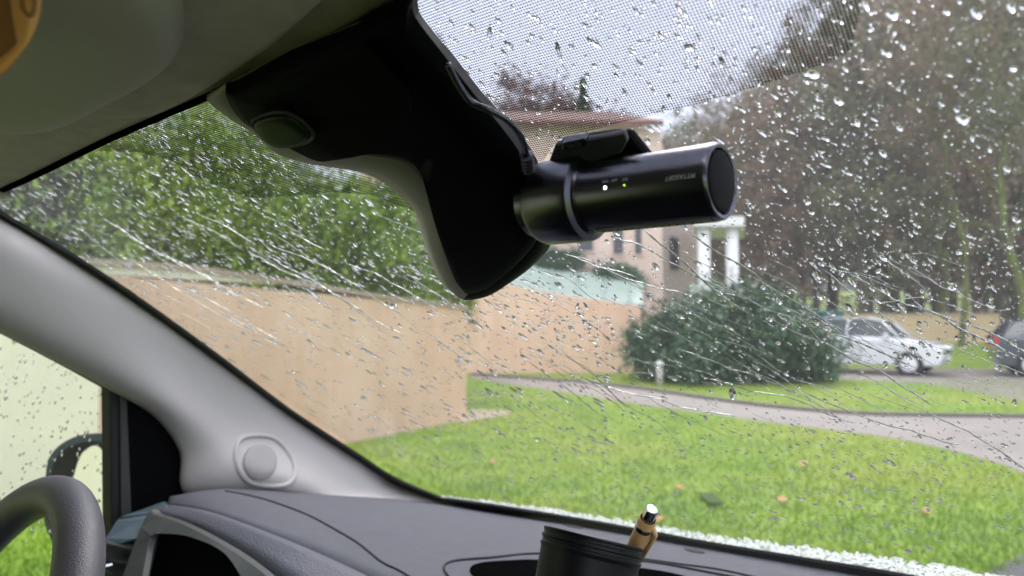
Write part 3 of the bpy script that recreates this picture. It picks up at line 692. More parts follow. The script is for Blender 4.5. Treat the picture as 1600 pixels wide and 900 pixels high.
nP = len(rowsP[0]); cols = [cr([rowsP[i][j] for i in range(len(rowsP))], 5) for j in range(nP)]
V, Fc = grid(cols); pil = obj('front_pillar', V, Fc, M['pillar'], van, True, solid=-.01)
pt = bvh(pil)
# speaker badge in the pillar: moulded ring and round grille
ring = [(372, 690), (392, 681), (425, 684), (448, 704), (460, 730), (457, 750), (440, 759), (402, 757), (380, 745), (368, 718)]
rp = [hit(pt, x, y, .0015) for x, y in cr([(a, b, 0) for a, b in ring], 5, True) for x, y in [(0, 0)]] if False else None
rs = cr([(a, b, 0) for a, b in ring], 5, True)
rp = [hit(pt, q.x, q.y, .000) for q in rs]; rp = [q for q in rp if q]
sp = tube('speaker_surround', rp, .0042, M['pillar'], pil, 8, closed=True)
rows = []
for kr, ofs in ((1.0, .0003), (.99, .003), (.93, .0042), (.6, .0045), (.25, .0045)):
    rows.append([hit(pt, 405 + 26 * kr * math.cos(k * math.pi / 16), 722 + 28 * kr * math.sin(k * math.pi / 16), ofs) for k in range(32)])
V, Fc = grid(rows, True); Fc.append(tuple(range(4 * 32, 5 * 32))); obj('speaker_grille', V, Fc, M['pillar2'], pil, True)

# dashboard
Apx = [(270, 786, 1.0), (350, 764, 1.09), (500, 770, 1.26), (690, 787, None), (900, 820, None), (1100, 856, None), (1400, 908, None), (1750, 970, None)]
Cpx = [(262, 788, .97), (330, 800, .93), (440, 840, .86), (560, 893, .79), (700, 965, .72), (900, 1030, .62), (1200, 1110, .55), (1500, 1230, .50)]
def P3(p):
    if p[2] is None:
        q = W(p[0], p[1], -.008); return q
    return at(p[0], p[1], p[2])
A3 = cr([P3(p) for p in Apx], 8); C3 = cr([P3(p) for p in Cpx], 8)
rows = []
for k in np.linspace(0, 1, 14):
    rows.append([a.lerp(c, k) + U * (.010 * math.sin(k * math.pi)) for a, c in zip(A3, C3)])
V, Fc = grid(rows); dash = obj('dashboard', V, Fc, M['dash'], van, True, solid=.012)
dt_ = bvh(dash)
# grained brow of the instrument hood
E3 = cr([at(*p) for p in [(234, 798, .945), (300, 824, .905), (380, 868, .84), (450, 918, .76), (560, 1000, .70), (700, 1100, .62)]], 8)
C3b = cr([at(*p) for p in [(262, 788, .97), (330, 800, .93), (440, 840, .86), (560, 893, .79), (700, 965, .72), (900, 1030, .62)]], 8)
E3 = E3[:len(C3b)]
rows = [C3b, [a.lerp(b, .15) - U * .0015 + (CAM - a).normalized() * .004 for a, b in zip(C3b, E3)], [a.lerp(b, .55) + (CAM - a).normalized() * .005 for a, b in zip(C3b, E3)], E3, [p + F * .02 - U * .012 for p in E3]]
V, Fc = grid(rows); brow = obj('instrument_hood', V, Fc, M['grain'], dash, True, solid=-.006)
# seam line
seam = cr([hit(dt_, x, y, .0005) for x, y in [(352, 768), (390, 775), (430, 786), (480, 805), (520, 826), (560, 850), (595, 878), (625, 893), (660, 915)]], 6)
tube('seam', seam, .0016, M['rubber'], dash, 6)
# tray in the dash: lip, and a black sheet giving the recess its darkness
def on_dash(px, py, off): 
    h = hit(dt_, px, py, off); return h if h else at(px, py, .6)
to = [(694, 886), (712, 877), (770, 872), (850, 866), (1000, 877), (1100, 894), (1190, 915), (1240, 960), (1100, 990), (900, 975), (760, 935), (705, 905)]
lip = cr([on_dash(x, y, .001) for x, y in to], 6, True); tube('tray_lip', lip, .0015, M['rubber'], dash, 8, closed=True)
ti = [(734, 890), (752, 881), (800, 877), (850, 877), (990, 888), (1080, 905), (1150, 940), (1060, 970), (900, 955), (790, 925), (745, 905)]
slab('tray_recess_sheet', cr([on_dash(x, y, .0018) for x, y in ti], 5, True), -U * .006, M['void'], dash, bevel=.001)
tube('trim_line', cr([on_dash(x, y, .001) for x, y in [(1003, 874), (1060, 882), (1130, 892), (1230, 915)]], 5), .0012, M['rubber'], dash, 6)
for px, py in ((895, 822), (1085, 861)):
    q = [on_dash(px + 16 * math.cos(a), py + 2.4 * math.sin(a) + 3.0 * math.cos(a), .0012) for a in np.linspace(0, 2 * math.pi, 16, endpoint=False)]
    slab('demist_slot', q, -U * .003, M['rubber'], dash, bevel=0)
# left end of the dash: blue-grey caps, vent, bezel, instruments
back = (F * .03)
slab('end_cap', [at(*p) for p in [(166, 842, .93), (180, 818, .95), (205, 801, .97), (255, 783, .99), (262, 790, .96), (235, 801, .94), (190, 806, .92)]], -U * .01 + F * .02, M['bluegrey'], dash, bevel=.003)
slab('vent_top', [at(*p) for p in [(150, 862, .89), (163, 840, .90), (180, 812, .92), (232, 808, .92), (214, 842, .89)]], F * .025, M['bluegrey'], dash, bevel=.004)
vent = slab('air_vent', [at(*p) for p in [(120, 850, .93), (215, 838, .92), (190, 935, .86), (100, 935, .88)]], F * .03, M['black'], dash, bevel=.002)
for k in range(4):
    y = 853 + k * 22
    slab('vent_slat', [at(150, y - 8, .89), at(209 - k * 6, y + 5, .885), at(208 - k * 6, y + 9, .885), at(150, y - 3, .89)], F * .015, M['bezel'], vent, bevel=.0006)
lathe('vent_wheel', at(166, 885, .87), -F, [(0, .003), (.002, .0025), (.0028, 0), (.0028, -.006)], M['chrome'], vent, 14)
bzl = [(228, 806, .915), (247, 806, .915), (300, 826, .885), (380, 872, .82), (440, 925, .75), (400, 935, .755), (352, 866, .83), (300, 840, .87), (262, 834, .885), (238, 836, .885), (232, 850, .88), (212, 935, .82), (182, 935, .83)]
slab('instrument_bezel', cr([at(*p) for p in bzl], 5, True), F * .008, M['bezel'], dash, bevel=.003)
slab('instrument_panel', [at(*p) for p in [(225, 826, .95), (262, 824, .95), (320, 838, .93), (420, 900, .88), (440, 1000, .84), (200, 1000, .86)]], F * .02, M['cover'], dash, bevel=.002)

# quarter panel, door frame
slab('quarter_panel', [Sd(*p, -1.055) for p in [(172, 600), (240, 635), (300, 700), (312, 800), (180, 850), (172, 812)]], -R * .02, M['cover'], van, bevel=.002)
dr = slab('window_frame', [Sd(*p, -1.050) for p in [(172, 600), (186, 608), (187, 818), (174, 840)]], -R * .03, M['rubber'], van, bevel=.002)
slab('frame_trim', [Sd(*p, -1.048) for p in [(187.5, 612), (199, 620), (206, 800), (189, 815)]], -R * .02, M['bezel'], dr, bevel=.002)
strip2 = [Sd(*p, -1.050) for p in [(-160, 428), (0, 511), (90, 558), (175, 604)]]; strip3 = [Sd(*p, -1.050) for p in [(-160, 436), (0, 519), (90, 566), (174, 612)]]
V, Fc = grid([cr(strip2, 4), cr(strip3, 4)]); obj('window_seal', V, Fc, M['rubber'], van, solid=.01)
sgv = [Sd(*p, -1.075) for p in [(185, 500), (185, 860)]]
q0 = car(-1.075, -.9, .22); q1 = car(-1.075, .46, .22); q2 = car(-1.075, .46, -.43); q3 = car(-1.075, -.9, -.43)
sg = slab('side_window', [q0, q1, q2, q3], -R * .004, M['sglass'], van, bevel=0)
# door below the window, roof rail, rear and far side of the cabin
slab('door_panel', [car(-1.04, -1.6, -.44), car(-1.04, .34, -.44), car(-1.04, .40, -1.0), car(-1.04, -1.6, -1.0)], -R * .06, M['bezel'], van, bevel=.01)
slab('roof_rail', [car(-1.10, -1.6, .18), car(-1.10, .26, .13), car(-1.10, .22, .30), car(-1.10, -1.6, .36)], R * .03, M['liner'], van, bevel=.01)
slab('rear_bulkhead', [car(-1.1, -1.5, .36), car(.55, -1.5, .36), car(.55, -1.5, -1.0), car(-1.1, -1.5, -1.0)], -F * .03, M['bezel'], van, bevel=.01)
slab('cabin_floor', [car(-1.05, -1.5, -1.0), car(.55, -1.5, -1.0), car(.55, 1.0, -1.0), car(-1.05, 1.0, -1.0)], -U * .03, M['black'], van, bevel=.01)
slab('passenger_door_panel', [car(.53, -1.5, -.30), car(.53, .5, -.30), car(.53, .5, -1.0), car(.53, -1.5, -1.0)], R * .06, M['bezel'], van, bevel=.01)
slab('bulkhead_lower', [car(-1.05, .62, -.40), car(.53, .62, -.40), car(.53, .62, -1.0), car(-1.05, .62, -1.0)], F * .03, M['black'], van, bevel=.01)

# mirror cover / camera housing on the windscreen
out = [(316, 150), (352, 122), (450, 72), (560, 26), (650, -25), (655, 18), (705, 82), (752, 142), (800, 196), (836, 244), (856, 300), (864, 372), (838, 410), (800, 440), (768, 457), (736, 462), (712, 458), (688, 438), (669, 398), (656, 358), (645, 326), (600, 286), (558, 268), (500, 259), (452, 248), (420, 232), (388, 196), (352, 170)]
inn = [(352, 134), (372, 124), (455, 78), (562, 34), (640, -12), (646, 24), (694, 88), (738, 145), (782, 198), (815, 246), (834, 300), (842, 365), (822, 398), (795, 425), (768, 446), (742, 455), (730, 450), (718, 425), (706, 390), (699, 350), (692, 308), (672, 268), (645, 240), (590, 228), (530, 228), (490, 238), (425, 205), (378, 178)]
mc_o = cr([W(x, y, -.002) for x, y in out], 4, True); mc_i = cr([W(x, y, -.030) for x, y in inn], 4, True)
cx = W(640, 180, -.04)
ringm = [a.lerp(b, .45) - WN * .006 for a, b in zip(mc_o, mc_i)]
V, Fc = grid([mc_o, ringm, mc_i], True); cov = obj('mirror_cover', V, Fc, M['skirt'], van, True, solid=-.002)
rows = [[p + WN * .0005 for p in mc_i]] + [[cx2 + (p - cx2) * k - WN * o for p in mc_i] for cx2 in [W(660, 200, -.030)] for k, o in ((.97, .006), (.88, .010), (.6, .012), (.2, .012))]
V, Fc = grid(rows, True); b_ = 4 * len(mc_i); Fc.append(tuple(range(b_, b_ + len(mc_i))))
fc = obj('cover_face', V, Fc, M['cover'], cov, True)
fcb = bvh(fc)
# the right-hand flank of the cover is black plastic
cov.data.materials.append(M['cover']); nn_ = len(mc_o)
for q_i, pl_ in enumerate(cov.data.polygons):
    if 4 * 3 <= q_i % nn_ < 4 * 15.5: pl_.material_index = 1
lens = pillow('sensor_window', [W(x, y, -.043) for x, y in [(398, 188), (432, 176), (462, 184), (487, 206), (480, 218), (455, 226), (432, 225), (412, 212)]], -WN, .004, pmat('green_black_glass', (.008, .016, .008), .4, spec=.2), cov, n=4)
tube('sensor_rim', cr([W(x, y, -.045) for x, y in [(395, 189), (432, 175), (464, 183), (489, 206), (482, 220), (455, 228), (430, 227), (410, 214)]], 5, True), .0012, M['black'], lens, 6, closed=True)
for dx in (0, 18):
    q = [hit(fcb, x + dx, y - dx * .2, .001) or W(x + dx, y, -.045) for x, y in [(572, 62), (580, 60), (648, 128), (640, 132)]]
    slab('cover_slot', q, -WN * .002, M['void'], cov, bevel=0)
# ---- rain sensor cable
cb = [W(700, 100, -.045), W(718, 135, -.046), W(738, 160, -.047), W(765, 172, -.048), W(795, 190, -.047), W(814, 214, -.045), W(822, 240, -.042), W(826, 266, -.038)]
cab = empty('cable', cb[-1], 'thin black cable curving down the mirror cover to the dashcam', 'cable')
tube('wire', cr(cb, 8), .0016, M['camb'], cab, 8)
for k in range(5):
    q = cb[-2].lerp(cb[-1], k / 5 + .05); lathe('strain_relief', q, (cb[-1] - cb[-2]), [(.0018, 0), (.0036, .0004), (.0036, .0018), (.0018, .0024)], M['camb'], cab, 14)

# ---- dashcam
cap = at(1129, 283, .349); ax = -R                          # axis runs towards the driver's side
dc = empty('dashcam', at(880, 300, .44), 'black cylindrical dashcam fixed on the windscreen beside the mirror cover', 'dashcam')
r0 = .0188
body = lathe('body', cap, ax, [(0, .0022), (r0 * .80, .0022), (r0 * .83, .0012), (r0 * .86, .0003), (r0 * .93, 0), (r0 * .985, .0010), (r0, .0028), (r0, .073), (r0 * .95, .074)], M['camb'], dc, 72)
lathe('end_cap', cap, ax, [(0, -.0006), (r0 * .60, -.0004), (r0 * .775, .0002), (r0 * .79, .0010), (r0 * .79, .003)], M['gloss'], body, 64)
col = lathe('mount_collar', cap + ax * .072, ax, [(r0 * .9, .0), (r0 * 1.02, .0), (r0 * 1.07, .0016), (r0 * 1.07, .0020), (r0 * 1.22, .0036), (r0 * 1.25, .0062), (r0 * 1.25, .030), (r0 * 1.16, .034), (0, .034)], M['camb'], dc, 64)
lathe('body_end', cap + ax * .1055, ax, [(r0 * .95, 0), (r0 * .95, .008), (r0 * .85, .010), (0, .0105)], M['camb'], dc, 64)
# wedge bracket to the glass: plate with slanted side
m1 = [(858, 262), (866, 222), (975, 206), (988, 206), (1006, 236), (1020, 250), (905, 268)]
pl = slab('bracket', [W(x, y, -.022) for x, y in [(852, 268), (867, 227), (948, 214), (976, 209), (980, 222), (970, 240), (905, 262)]], WN * .004, pmat('bracket_grey_plastic', (.045, .045, .052), .5), dc, bevel=.0012)
br2 = slab('bracket_base', [W(x, y, -.010) for x, y in [(848, 300), (862, 246), (874, 226), (960, 213), (984, 213), (1006, 240), (1030, 270), (960, 300)]], WN * .008, M['gloss'], dc, bevel=.003)
btn = slab('lock_button', [W(x, y, -.0265) for x, y in [(876, 235), (879, 225), (914, 217), (917, 221), (914, 229), (878, 238)]], WN * .005, M['camb'], pl, bevel=.0008)
# printed words on the body: turned upside down as in the photo
ccen = cap
def on_cyl(px, py, rad_=r0, lift=.0003):
    d = ray(px, py); o = CAM - ccen; a_ = ax.normalized()
    dp = d - a_ * d.dot(a_); op = o - a_ * o.dot(a_); A_ = dp.dot(dp); B_ = 2 * dp.dot(op); C_ = op.dot(op) - (rad_ + lift) ** 2
    ds = B_ * B_ - 4 * A_ * C_
    if ds < 0: return None
    t = (-B_ - math.sqrt(ds)) / (2 * A_); return CAM + d * t
def text_on_cyl(txt, px, py, size, m, parent, name='lettering', centre=None, flip=True):
    p = on_cyl(px, py); q = p - ccen; s0 = q.dot(ax); rv = (q - ax * s0).normalized(); tn = ax.cross(rv)
    cu = bpy.data.curves.new(name, 'FONT'); cu.body = txt; cu.size = size; cu.align_x = 'CENTER'; cu.align_y = 'CENTER'; cu.extrude = 0
    to_ = bpy.data.objects.new('tmp', cu); C.objects.link(to_); bpy.context.view_layer.update()
    dg = bpy.context.evaluated_depsgraph_get(); me = bpy.data.meshes.new_from_object(to_.evaluated_get(dg)); bpy.data.objects.remove(to_)
    V = []
    up = tn if tn.z > 0 else -tn
    sgn = -1 if flip else 1
    right = -ax                                              # towards picture right
    for v in me.vertices:
        x = v.co.x * sgn; y = v.co.y * sgn
        ang = y / r0; d_ = rv * math.cos(ang) + up * math.sin(ang)
        V.append(ccen + ax * s0 + right * x + d_ * (r0 + .00025))
    Fc = [tuple(p_.vertices) for p_ in me.polygons]
    o_ = obj(name, V, Fc, m, parent); return o_
pr_ = pmat('grey_print', (.42, .43, .45), .6)
text_on_cyl('PITTASOFT', 1062, 276, .0031, pr_, body)
text_on_cyl('REC', 976, 280, .0019, pr_, body); text_on_cyl('GPS', 960, 281, .0019, pr_, body); text_on_cyl('WIFI', 946, 283, .0019, pr_, body)
for px, py, rr_, col_, s_, nm in ((945.5, 293.5, .00085, (1, 1, 1), 4, 'white_light'), (975.5, 289.5, .00042, (.35, .9, .05), 1.2, 'green_light')):
    q = on_cyl(px, py, lift=.0); n_ = (q - ccen); n_ = (n_ - ax * n_.dot(ax)).normalized()
    lathe(nm, q, n_, [(rr_, -.0003), (rr_, .0002), (rr_ * .7, .00045), (0, .0005)], emit(nm, col_, s_), body, 16)
# 'LOCK' on the button
cu = bpy.data.curves.new('t', 'FONT'); cu.body = 'LOCK'; cu.size = .0030; cu.align_x = cu.align_y = 'CENTER'
to_ = bpy.data.objects.new('tmp', cu); C.objects.link(to_); bpy.context.view_layer.update()
me = bpy.data.meshes.new_from_object(to_.evaluated_get(bpy.context.evaluated_depsgraph_get())); bpy.data.objects.remove(to_)
bc = W(897, 227, -.0267); bx = (W(912, 222.5, -.0267) - W(880, 230, -.0267)).normalized(); by = WN.cross(bx).normalized(); by = by if by.z > 0 else -by
obj('lettering', [bc + bx * v.co.x + by * v.co.y * 1.0 for v in me.vertices], [tuple(p_.vertices) for p_ in me.polygons], pmat('dark_print', (.12, .12, .13), .5), btn)
# row of ventilation holes under the body
for k in range(14):
    s_ = .010 + k * .0042; ang = rad(0)
    q = None
    px = 1140 - k * 15.2; 
    th_ = None
    dn = Vector((0, 0, -1)); vd = (CAM - (ccen + ax * s_)); vd = (vd - ax * vd.dot(ax)).normalized()
    b1 = (dn - vd * dn.dot(vd)).normalized(); dirn = (b1 * math.cos(rad(17)) + vd * math.sin(rad(17))).normalized()
    lathe('vent_hole', ccen + ax * s_ + dirn * (r0 + .0002), dirn, [(.0009, 0), (.0009, .0004), (0, .0004)], M['rubber'], body, 10)
# grey ventilated sole
sole = []
for a_ in np.linspace(rad(-20), rad(30), 8):
    dn = Vector((0, 0, -1)); vd = (CAM - (ccen + ax * .03)); vd = (vd - ax * vd.dot(ax)).normalized(); b0 = (dn - vd * dn.dot(vd)).normalized()
    sole.append([ccen + ax * s_ + (b0 * math.cos(a_) + vd * math.sin(a_)) * (r0 + .00035) for s_ in (.004, .03, .068)])
V, Fc = grid(sole); obj('vent_strip', V, Fc, pmat('grey_vent_plastic', (.16, .165, .15), .5), body, True, solid=.0003)

# ---- steering wheel
wr, wt = .188, .0168
wc = car(-.676, .151, -.3095); lat = (R * math.cos(-.1138) + F * math.sin(-.1138)); fw_ = U.cross(lat); up_ = (U * math.cos(.4808) + fw_ * math.sin(.4808)); wnrm = lat.cross(up_)
stw = empty('steering_wheel', wc); stw.parent = van; stw.location = wc - van.location
ringp = [wc + (lat * math.cos(t_) + up_ * math.sin(t_)) * wr for t_ in np.linspace(0, 2 * math.pi, 96, endpoint=False)]
tube('rim', ringp, wt, M['wheel'], stw, 28, closed=True)
for a_ in (rad(180), rad(-18), rad(270)):
    e = wc + (lat * math.cos(a_) + up_ * math.sin(a_)) * (wr - .005); tube('spoke', [wc - wnrm * -.03, wc.lerp(e, .5) + wnrm * .02, e], [.03, .02, .014], M['gloss'], stw, 10)
lathe('hub', wc + wnrm * .02, wnrm, [(0, -.02), (.045, -.02), (.055, -.005), (.055, .02), (0, .02)], M['black'], stw, 30)

# ---- side mirror outside
MN = (F * -.90 + R * .44 + U * .13).normalized(); MP = at(125, 760, 1.22)      # the mirror faces back along the van
def SM(px, py, off=0.0):
    d = ray(px, py); return CAM + d * ((MP + MN * off - CAM).dot(MN) / d.dot(MN))
sm = slab('side_mirror', cr([SM(*p) for p in [(70, 762), (74, 722), (90, 698), (118, 682), (150, 677), (185, 681), (215, 700), (220, 800), (185, 848), (160, 872), (110, 868), (84, 850), (68, 810)]], 5, True), -MN * .09, pmat('blue_grey_mirror_shell', (.045, .075, .095), .3, .06, 8), van, bevel=.012)
slab('mirror_inner', cr([SM(*p, .004) for p in [(76, 762), (84, 722), (104, 700), (135, 690), (160, 692), (176, 712), (180, 800), (164, 845), (135, 858), (95, 842), (75, 810)]], 4, True), -MN * .004, M['black'], sm, bevel=.001)
mg = [SM(*p, .007) for p in [(112, 760), (124, 716), (138, 700), (152, 697), (164, 712), (170, 745), (172, 785), (168, 825), (152, 845), (125, 835), (110, 800)]]
mgl = slab('mirror_glass', cr(mg, 4, True), -MN * .002, pmat('mirror_silver', (.9, .9, .86), .04, metal=1), sm, bevel=0)

# ---- orange frame at top left
def OG(px, py, t=.36): return at(px, py, t - .10)
og = empty('orange_clip', OG(20, 30), 'glossy orange frame hanging by the sun visor in the top left corner', 'clip')
ooc = cr([OG(x, y) for x, y in [(62, -60), (66, -10), (62, 25), (50, 58), (30, 88), (8, 112), (-20, 130)]], 6)
oic = cr([OG(x, y, .364) for x, y in [(5, -60), (14, -10), (20, 30), (26, 66), (26, 69), (6, 88), (-20, 108)]], 6)
mid = [a.lerp(b, .5) + (CAM - a).normalized() * .004 for a, b in zip(ooc, oic)]
ed = [a + ray(30, 30) * .012 for a in ooc]; ei = [a + ray(30, 30) * .012 for a in oic]
V, Fc = grid([ed, ooc, mid, oic, ei]); fr_ = obj('frame', V, Fc, M['orange'], og, True)
tube('button_ring', cr([OG(x, y, .3585) for x, y in [(34, -20), (34, 8), (40, 20), (48, 24), (53, 12), (54, -20)]], 5), .0007, M['brownp'], fr_, 8)
slab('backing', [OG(x, y, .374) for x, y in [(-40, -60), (40, -60), (50, 10), (20, 80), (-40, 120)]], ray(30, 30) * .01, M['brownp'], og, bevel=0)

# ---- cup and pen on the dash
cupc = at(927, 839, .50); cax = (U + Vector((.24, .27, 0))).normalized()
cr_ = .0340; cup = empty('cup', cupc - cax * .09, 'black ridged cup standing in the dashboard tray holding a bamboo pen', 'cup')
prof = [(cr_ * .93, -.09), (cr_ * .95, -.05), (cr_ * .985, -.014), (cr_ * .99, -.0125), (cr_ * 1.01, -.0115), (cr_ * 1.01, -.0098), (cr_ * .985, -.009), (cr_ * .985, -.0070), (cr_ * 1.015, -.0064), (cr_ * 1.015, -.0046), (cr_ * .985, -.004), (cr_ * .985, -.0022), (cr_, -.0016), (cr_, -.0004), (cr_ * .985, 0), (cr_ * .95, 0), (cr_ * .94, -.003), (cr_ * .9, -.085), (0, -.085)]
lathe('body', cupc, cax, prof, pmat('black_cup_plastic', (.006, .006, .007), .4, .1, 40, spec=.25), cup, 72)
pa = at(990, 862, .515); pb = at(1021, 791, .490); pax = (pb - pa).normalized(); PL = (pb - pa).length
pen = empty('pen', pa, 'bamboo ballpoint pen with chrome push button standing in the black cup', 'pen')
pr = .0060
lathe('barrel', pa - pax * .06, pax, [(0, 0), (pr * .6, .004), (pr, .02), (pr, .06 + PL * .72), (pr * .92, .06 + PL * .735), (pr * .9, .06 + PL * .74)], M['bamboo'], pen, 24)
q = pa + pax * (PL * .52)
rg = lathe('clip_ring', q, pax, [(pr * 1.02, 0), (pr * 1.06, .0003), (pr * 1.06, .0035), (pr * 1.02, .0038)], M['chrome'], pen, 24)
lathe('push_button', pa + pax * (PL * .74), pax, [(0, -.003), (pr * .72, -.003), (pr * .72, .008), (pr * .62, .0095), (0, .0105)], M['chrome'], pen, 24)
vr = R * 1.0; tube('clip', [q + vr * pr * 1.1 + pax * .002, q + vr * pr * 1.7 - pax * .004, q + vr * pr * 1.25 - pax * .035], [.0016, .0018, .0014], M['bamboo'], pen, 8)

# ================================================================== RAIN ON THE GLASS
NS, NR = 10, 3
def build_drops(name, items, plane, m, label):
    """items: centre on plane coords (P), axes e1 e2, normal, a, b, h."""
    V = []; Fq = []; off = 0
    ang = np.linspace(0, 2 * np.pi, NS, endpoint=False); ca, sa = np.cos(ang), np.sin(ang)
    prof = [(1, 0), (.93, .38), (.62, .84)]
    tmpl = []
    for s, z in prof: tmpl += [(s * c, s * q, z) for c, q in zip(ca, sa)]
    tmpl.append((0, 0, 1)); tmpl.append((0, 0, 0)); T_ = np.array(tmpl)
    tri = []
    for i in range(len(prof) - 1):
        for j in range(NS):
            k = (j + 1) % NS; tri += [(i * NS + j, i * NS + k, (i + 1) * NS + k), (i * NS + j, (i + 1) * NS + k, (i + 1) * NS + j)]
    t0 = (len(prof) - 1) * NS; tp = len(tmpl) - 2; bt = tp + 1
    for j in range(NS):
        k = (j + 1) % NS; tri += [(t0 + j, t0 + k, tp), (k, j, bt)]
    tri = np.array(tri)
    allV = []; allF = []
    for (P, e1, e2, nn, a, b, h) in items:
        # irregular outline
        w1 = 1 + .22 * np.sin(ang * 2 + random.uniform(0, 6)) * random.random() + .15 * np.sin(ang * 3 + random.uniform(0, 6)) * random.random()
        k = np.ones(len(T_)); k[:3 * NS] = np.tile(w1, 3)
        X = np.array(P)[None] + T_[:, :1] * k[:, None] * a * np.array(e1) + T_[:, 1:2] * k[:, None] * b * np.array(e2) + T_[:, 2:] * h * np.array(nn)
        allV.append(X); allF.append(tri + off); off += len(T_)
    o = npobj(name, np.concatenate(allV), np.concatenate(allF), m, smooth=True)
    bm = None
    tag(o, label, 'raindrops', kind='stuff'); return o
OUT = GT + .0002
items = []
flow = (D + R * .18).normalized(); flx = WN.cross(flow).normalized()
def add_drop(px, py, rpx, el=1.3, h=.42, jit=.3):
    P = W(px, py, OUT); t = (P - CAM).y
    a = rpx * t / FPX; an = random.gauss(0, jit); e1 = flow * math.cos(an) + flx * math.sin(an); e2 = WN.cross(e1)
    if (P - P0).dot(D) < d_top + .003 or (P - P0).dot(D) > d_bot - .003 or not (rl < (P - P0).dot(R) < rr2): return
    items.append((P, e1, e2, WN, a * el, a / el ** .5, min(a, .004) * h * .55 * random.uniform(.6, 1.4)))
def region(n, x0, x1, y0, y1, med, sig, el=1.4, h=.42, lo=.8, hi=9, poly=None):
    k = 0
    while k < n:
        x = random.uniform(x0, x1); y = random.uniform(y0, y1); k += 1
        if poly and not poly(x, y): continue
        add_drop(x, y, min(hi, max(lo, math.exp(random.gauss(math.log(med), sig)))), el * random.uniform(.8, 1.5), h)
region(2000, -60, 800, 140, 460, 1.7, .45)
region(1500, 100, 960, 400, 720, 2.5, .4, 1.7, .45)
region(1400, -100, 500, 200, 480, 1.7, .5)
region(1900, 640, 1650, 330, 760, 1.7, .5, 1.5)
region(900, 640, 1380, -60, 330, 1.9, .5, 1.5, .3)
region(520, 1140, 1700, -60, 520, 1.7, .55, 1.3, .3)
region(1500, 600, 1700, 650, 900, 1.7, .45, 1.1)
region(2600, -60, 1650, 120, 760, 1.05, .3, 1.4, .4, lo=.6)
region(1200, 640, 1600, -60, 520, 1.1, .3, 1.3, .4, lo=.6)
region(1500, 1650, 3200, -100, 1300, 2.0, .5, 1.5)
region(900, 300, 2400, -420, -60, 2.4, .5, 1.4)
region(24, 1000, 1600, 60, 400, 5.0, .3, 1.3, .26, hi=8)
region(110, 1250, 1600, 400, 560, 3.6, .4, 1.5)
region(60, 1000, 1300, 380, 620, 3.4, .4, 1.3)
region(45, 640, 1150, 30, 230, 3.4, .4, 2.0, .3)
region(500, 850, 1500, 760, 905, 2.0, .4, 1.1, .6)
region(2000, 690, 1500, 770, 920, 1.6, .5, 1.1, .6, poly=lambda x, y: abs(y - (768 + (x - 690) * .158 + 14)) < 13)
for (x, y, r_) in ((1505, 185, 15), (1310, 157, 11), (1270, 115, 13), (1395, 22, 13), (1525, 20, 12), (1580, 10, 11), (1385, 82, 10), (795, 70, 9), (1340, 190, 9), (1560, 575, 9)):
    add_drop(x, y, r_ * .75, 1.4, .30, .1)
build_drops('raindrops', items, None, M['water'], 'clear raindrops scattered all over the outside of the windscreen')
print('DROPS', len(items))
# drops on the side window
items = []
for _ in range(420):
    px = random.uniform(-60, 180); py = random.uniform(520, 850)
    P = Sd(px, py, -1.0792)
    a = random.uniform(.0006, .0018); items.append((P, -U, F, -R, a * 1.6, a, a * .6))
build_drops('side_raindrops', items, None, M['water'], 'small raindrops on the outside of the side window')
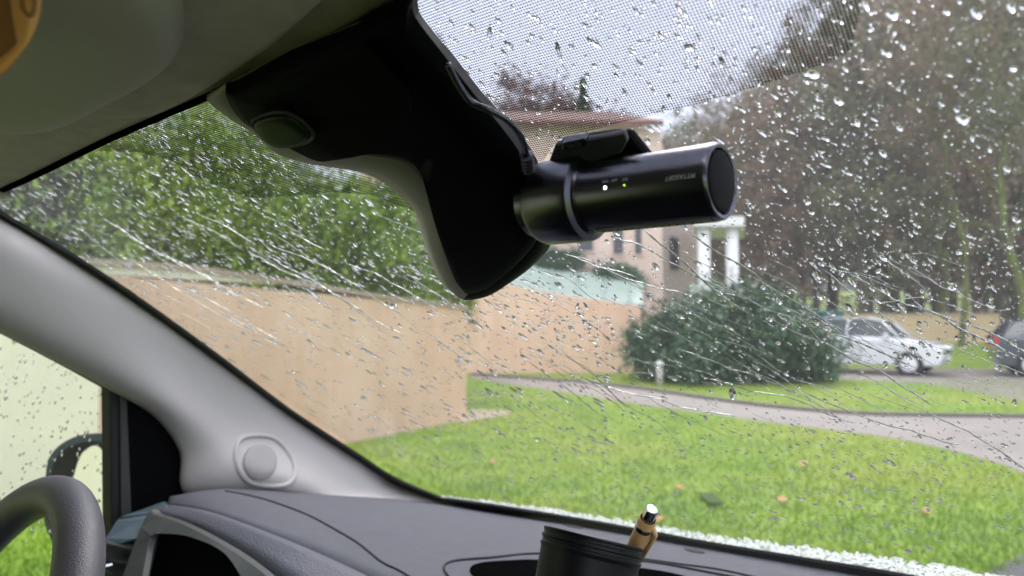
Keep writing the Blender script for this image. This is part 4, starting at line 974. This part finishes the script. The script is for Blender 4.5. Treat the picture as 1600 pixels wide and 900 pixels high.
# runnels of water
allV, allF = [], []; off = 0
def runnel(px, py, L, slope, wpx, wob=1.0, hk=1.0):
    global off
    pts = []; x, y = px, py; s = slope; n = max(6, int(L / 9)); a = 0
    for i in range(n):
        pts.append((x, y)); a = a * .7 + random.gauss(0, .10 * wob)
        x += L / n; y += L / n * (s + a)
    P = [W(x, y, OUT + .0001) for x, y in pts]
    P = [p_ for p_ in P if d_top + .003 < (p_ - P0).dot(D) < d_bot - .003 and rl < (p_ - P0).dot(R) < rr2]
    if len(P) < 4: return
    P = cr(P, 2); m_ = len(P); base = []
    for i, p_ in enumerate(P):
        t_ = (P[min(i + 1, m_ - 1)] - P[max(i - 1, 0)]).normalized(); sd_ = WN.cross(t_); dist = (p_ - CAM).y
        f_ = min(1, i / 4, (m_ - 1 - i) / 3) * .85 + .15; ww = wpx * dist / FPX * f_ * (1 + .25 * math.sin(i * 1.7 + px) + random.uniform(-.15, .15))
        for (u_, h_) in ((-1, 0), (-.7, .19 * hk), (0, .3 * hk), (.7, .19 * hk), (1, 0)): base.append(p_ + sd_ * ww * u_ + WN * ww * h_)
    B = np.array([tuple(v) for v in base]); fc_ = []
    for i in range(m_ - 1):
        for j in range(5):
            k_ = (j + 1) % 5; fc_.append((i * 5 + j, i * 5 + k_, (i + 1) * 5 + k_, (i + 1) * 5 + j))
    fc_ = np.array(fc_); tr_ = np.concatenate([fc_[:, [0, 1, 2]], fc_[:, [0, 2, 3]]])
    ends = np.array([(0, 2, 1), (0, 3, 2), (0, 4, 3)]); e2_ = ends[:, ::-1] + (m_ - 1) * 5
    allV.append(B); allF.append(np.concatenate([tr_, ends, e2_]) + off); off += len(B)
for (x, y, L, s, w_) in [(105, 350, 120, .55, 1.2), (160, 340, 240, .6, 1.3), (205, 372, 220, .55, 1.2), (180, 395, 280, .55, 1.2), (400, 398, 240, .6, 1.5), (415, 378, 230, .55, 1.5), (430, 408, 180, .6, 1.3), (535, 407, 160, .6, 1.4), (632, 424, 95, .75, 1.4), (460, 365, 60, .5, 1.3), (300, 330, 110, .5, 1.2), (1000, 355, 180, .75, 1.8), (1060, 350, 140, .8, 1.8), (960, 370, 180, .5, 1.6), (1090, 425, 200, .45, 1.6), (1170, 430, 160, .5, 1.6), (1320, 425, 280, .42, 2.2), (1200, 465, 240, .5, 1.8), (1210, 500, 260, .55, 1.6), (1060, 545, 200, .45, 1.5), (1100, 590, 250, .3, 1.5), (1250, 610, 260, .3, 1.6), (900, 590, 260, .3, 1.4), (880, 395, 130, .4, 1.3), (900, 400, 220, .45, 1.3), (820, 560, 130, .8, 1.3), (870, 540, 120, .9, 1.3), (1400, 470, 260, .40, 1.8), (1440, 640, 180, .55, 1.6)]:
    runnel(x, y, L, s, w_ * 1.15, 1.0, 1.7)
for _ in range(95): runnel(random.uniform(760, 1480), random.uniform(380, 620), random.uniform(50, 180), random.gauss(.5, .12), random.uniform(.6, 1.2), 1.3)
for _ in range(45): runnel(random.uniform(120, 700), random.uniform(300, 560), random.uniform(50, 150), random.gauss(.58, .06), random.uniform(.6, 1.1))
for _ in range(30): runnel(random.uniform(560, 1500), random.uniform(640, 860), random.uniform(20, 80), random.gauss(.6, .1), random.uniform(.5, 1.0))
o = npobj('rain_runnels', np.concatenate(allV), np.concatenate(allF), M['water'], smooth=True)
tag(o, 'thin runnels of rainwater slanting down the outside of the windscreen', 'rain runnels', kind='stuff')
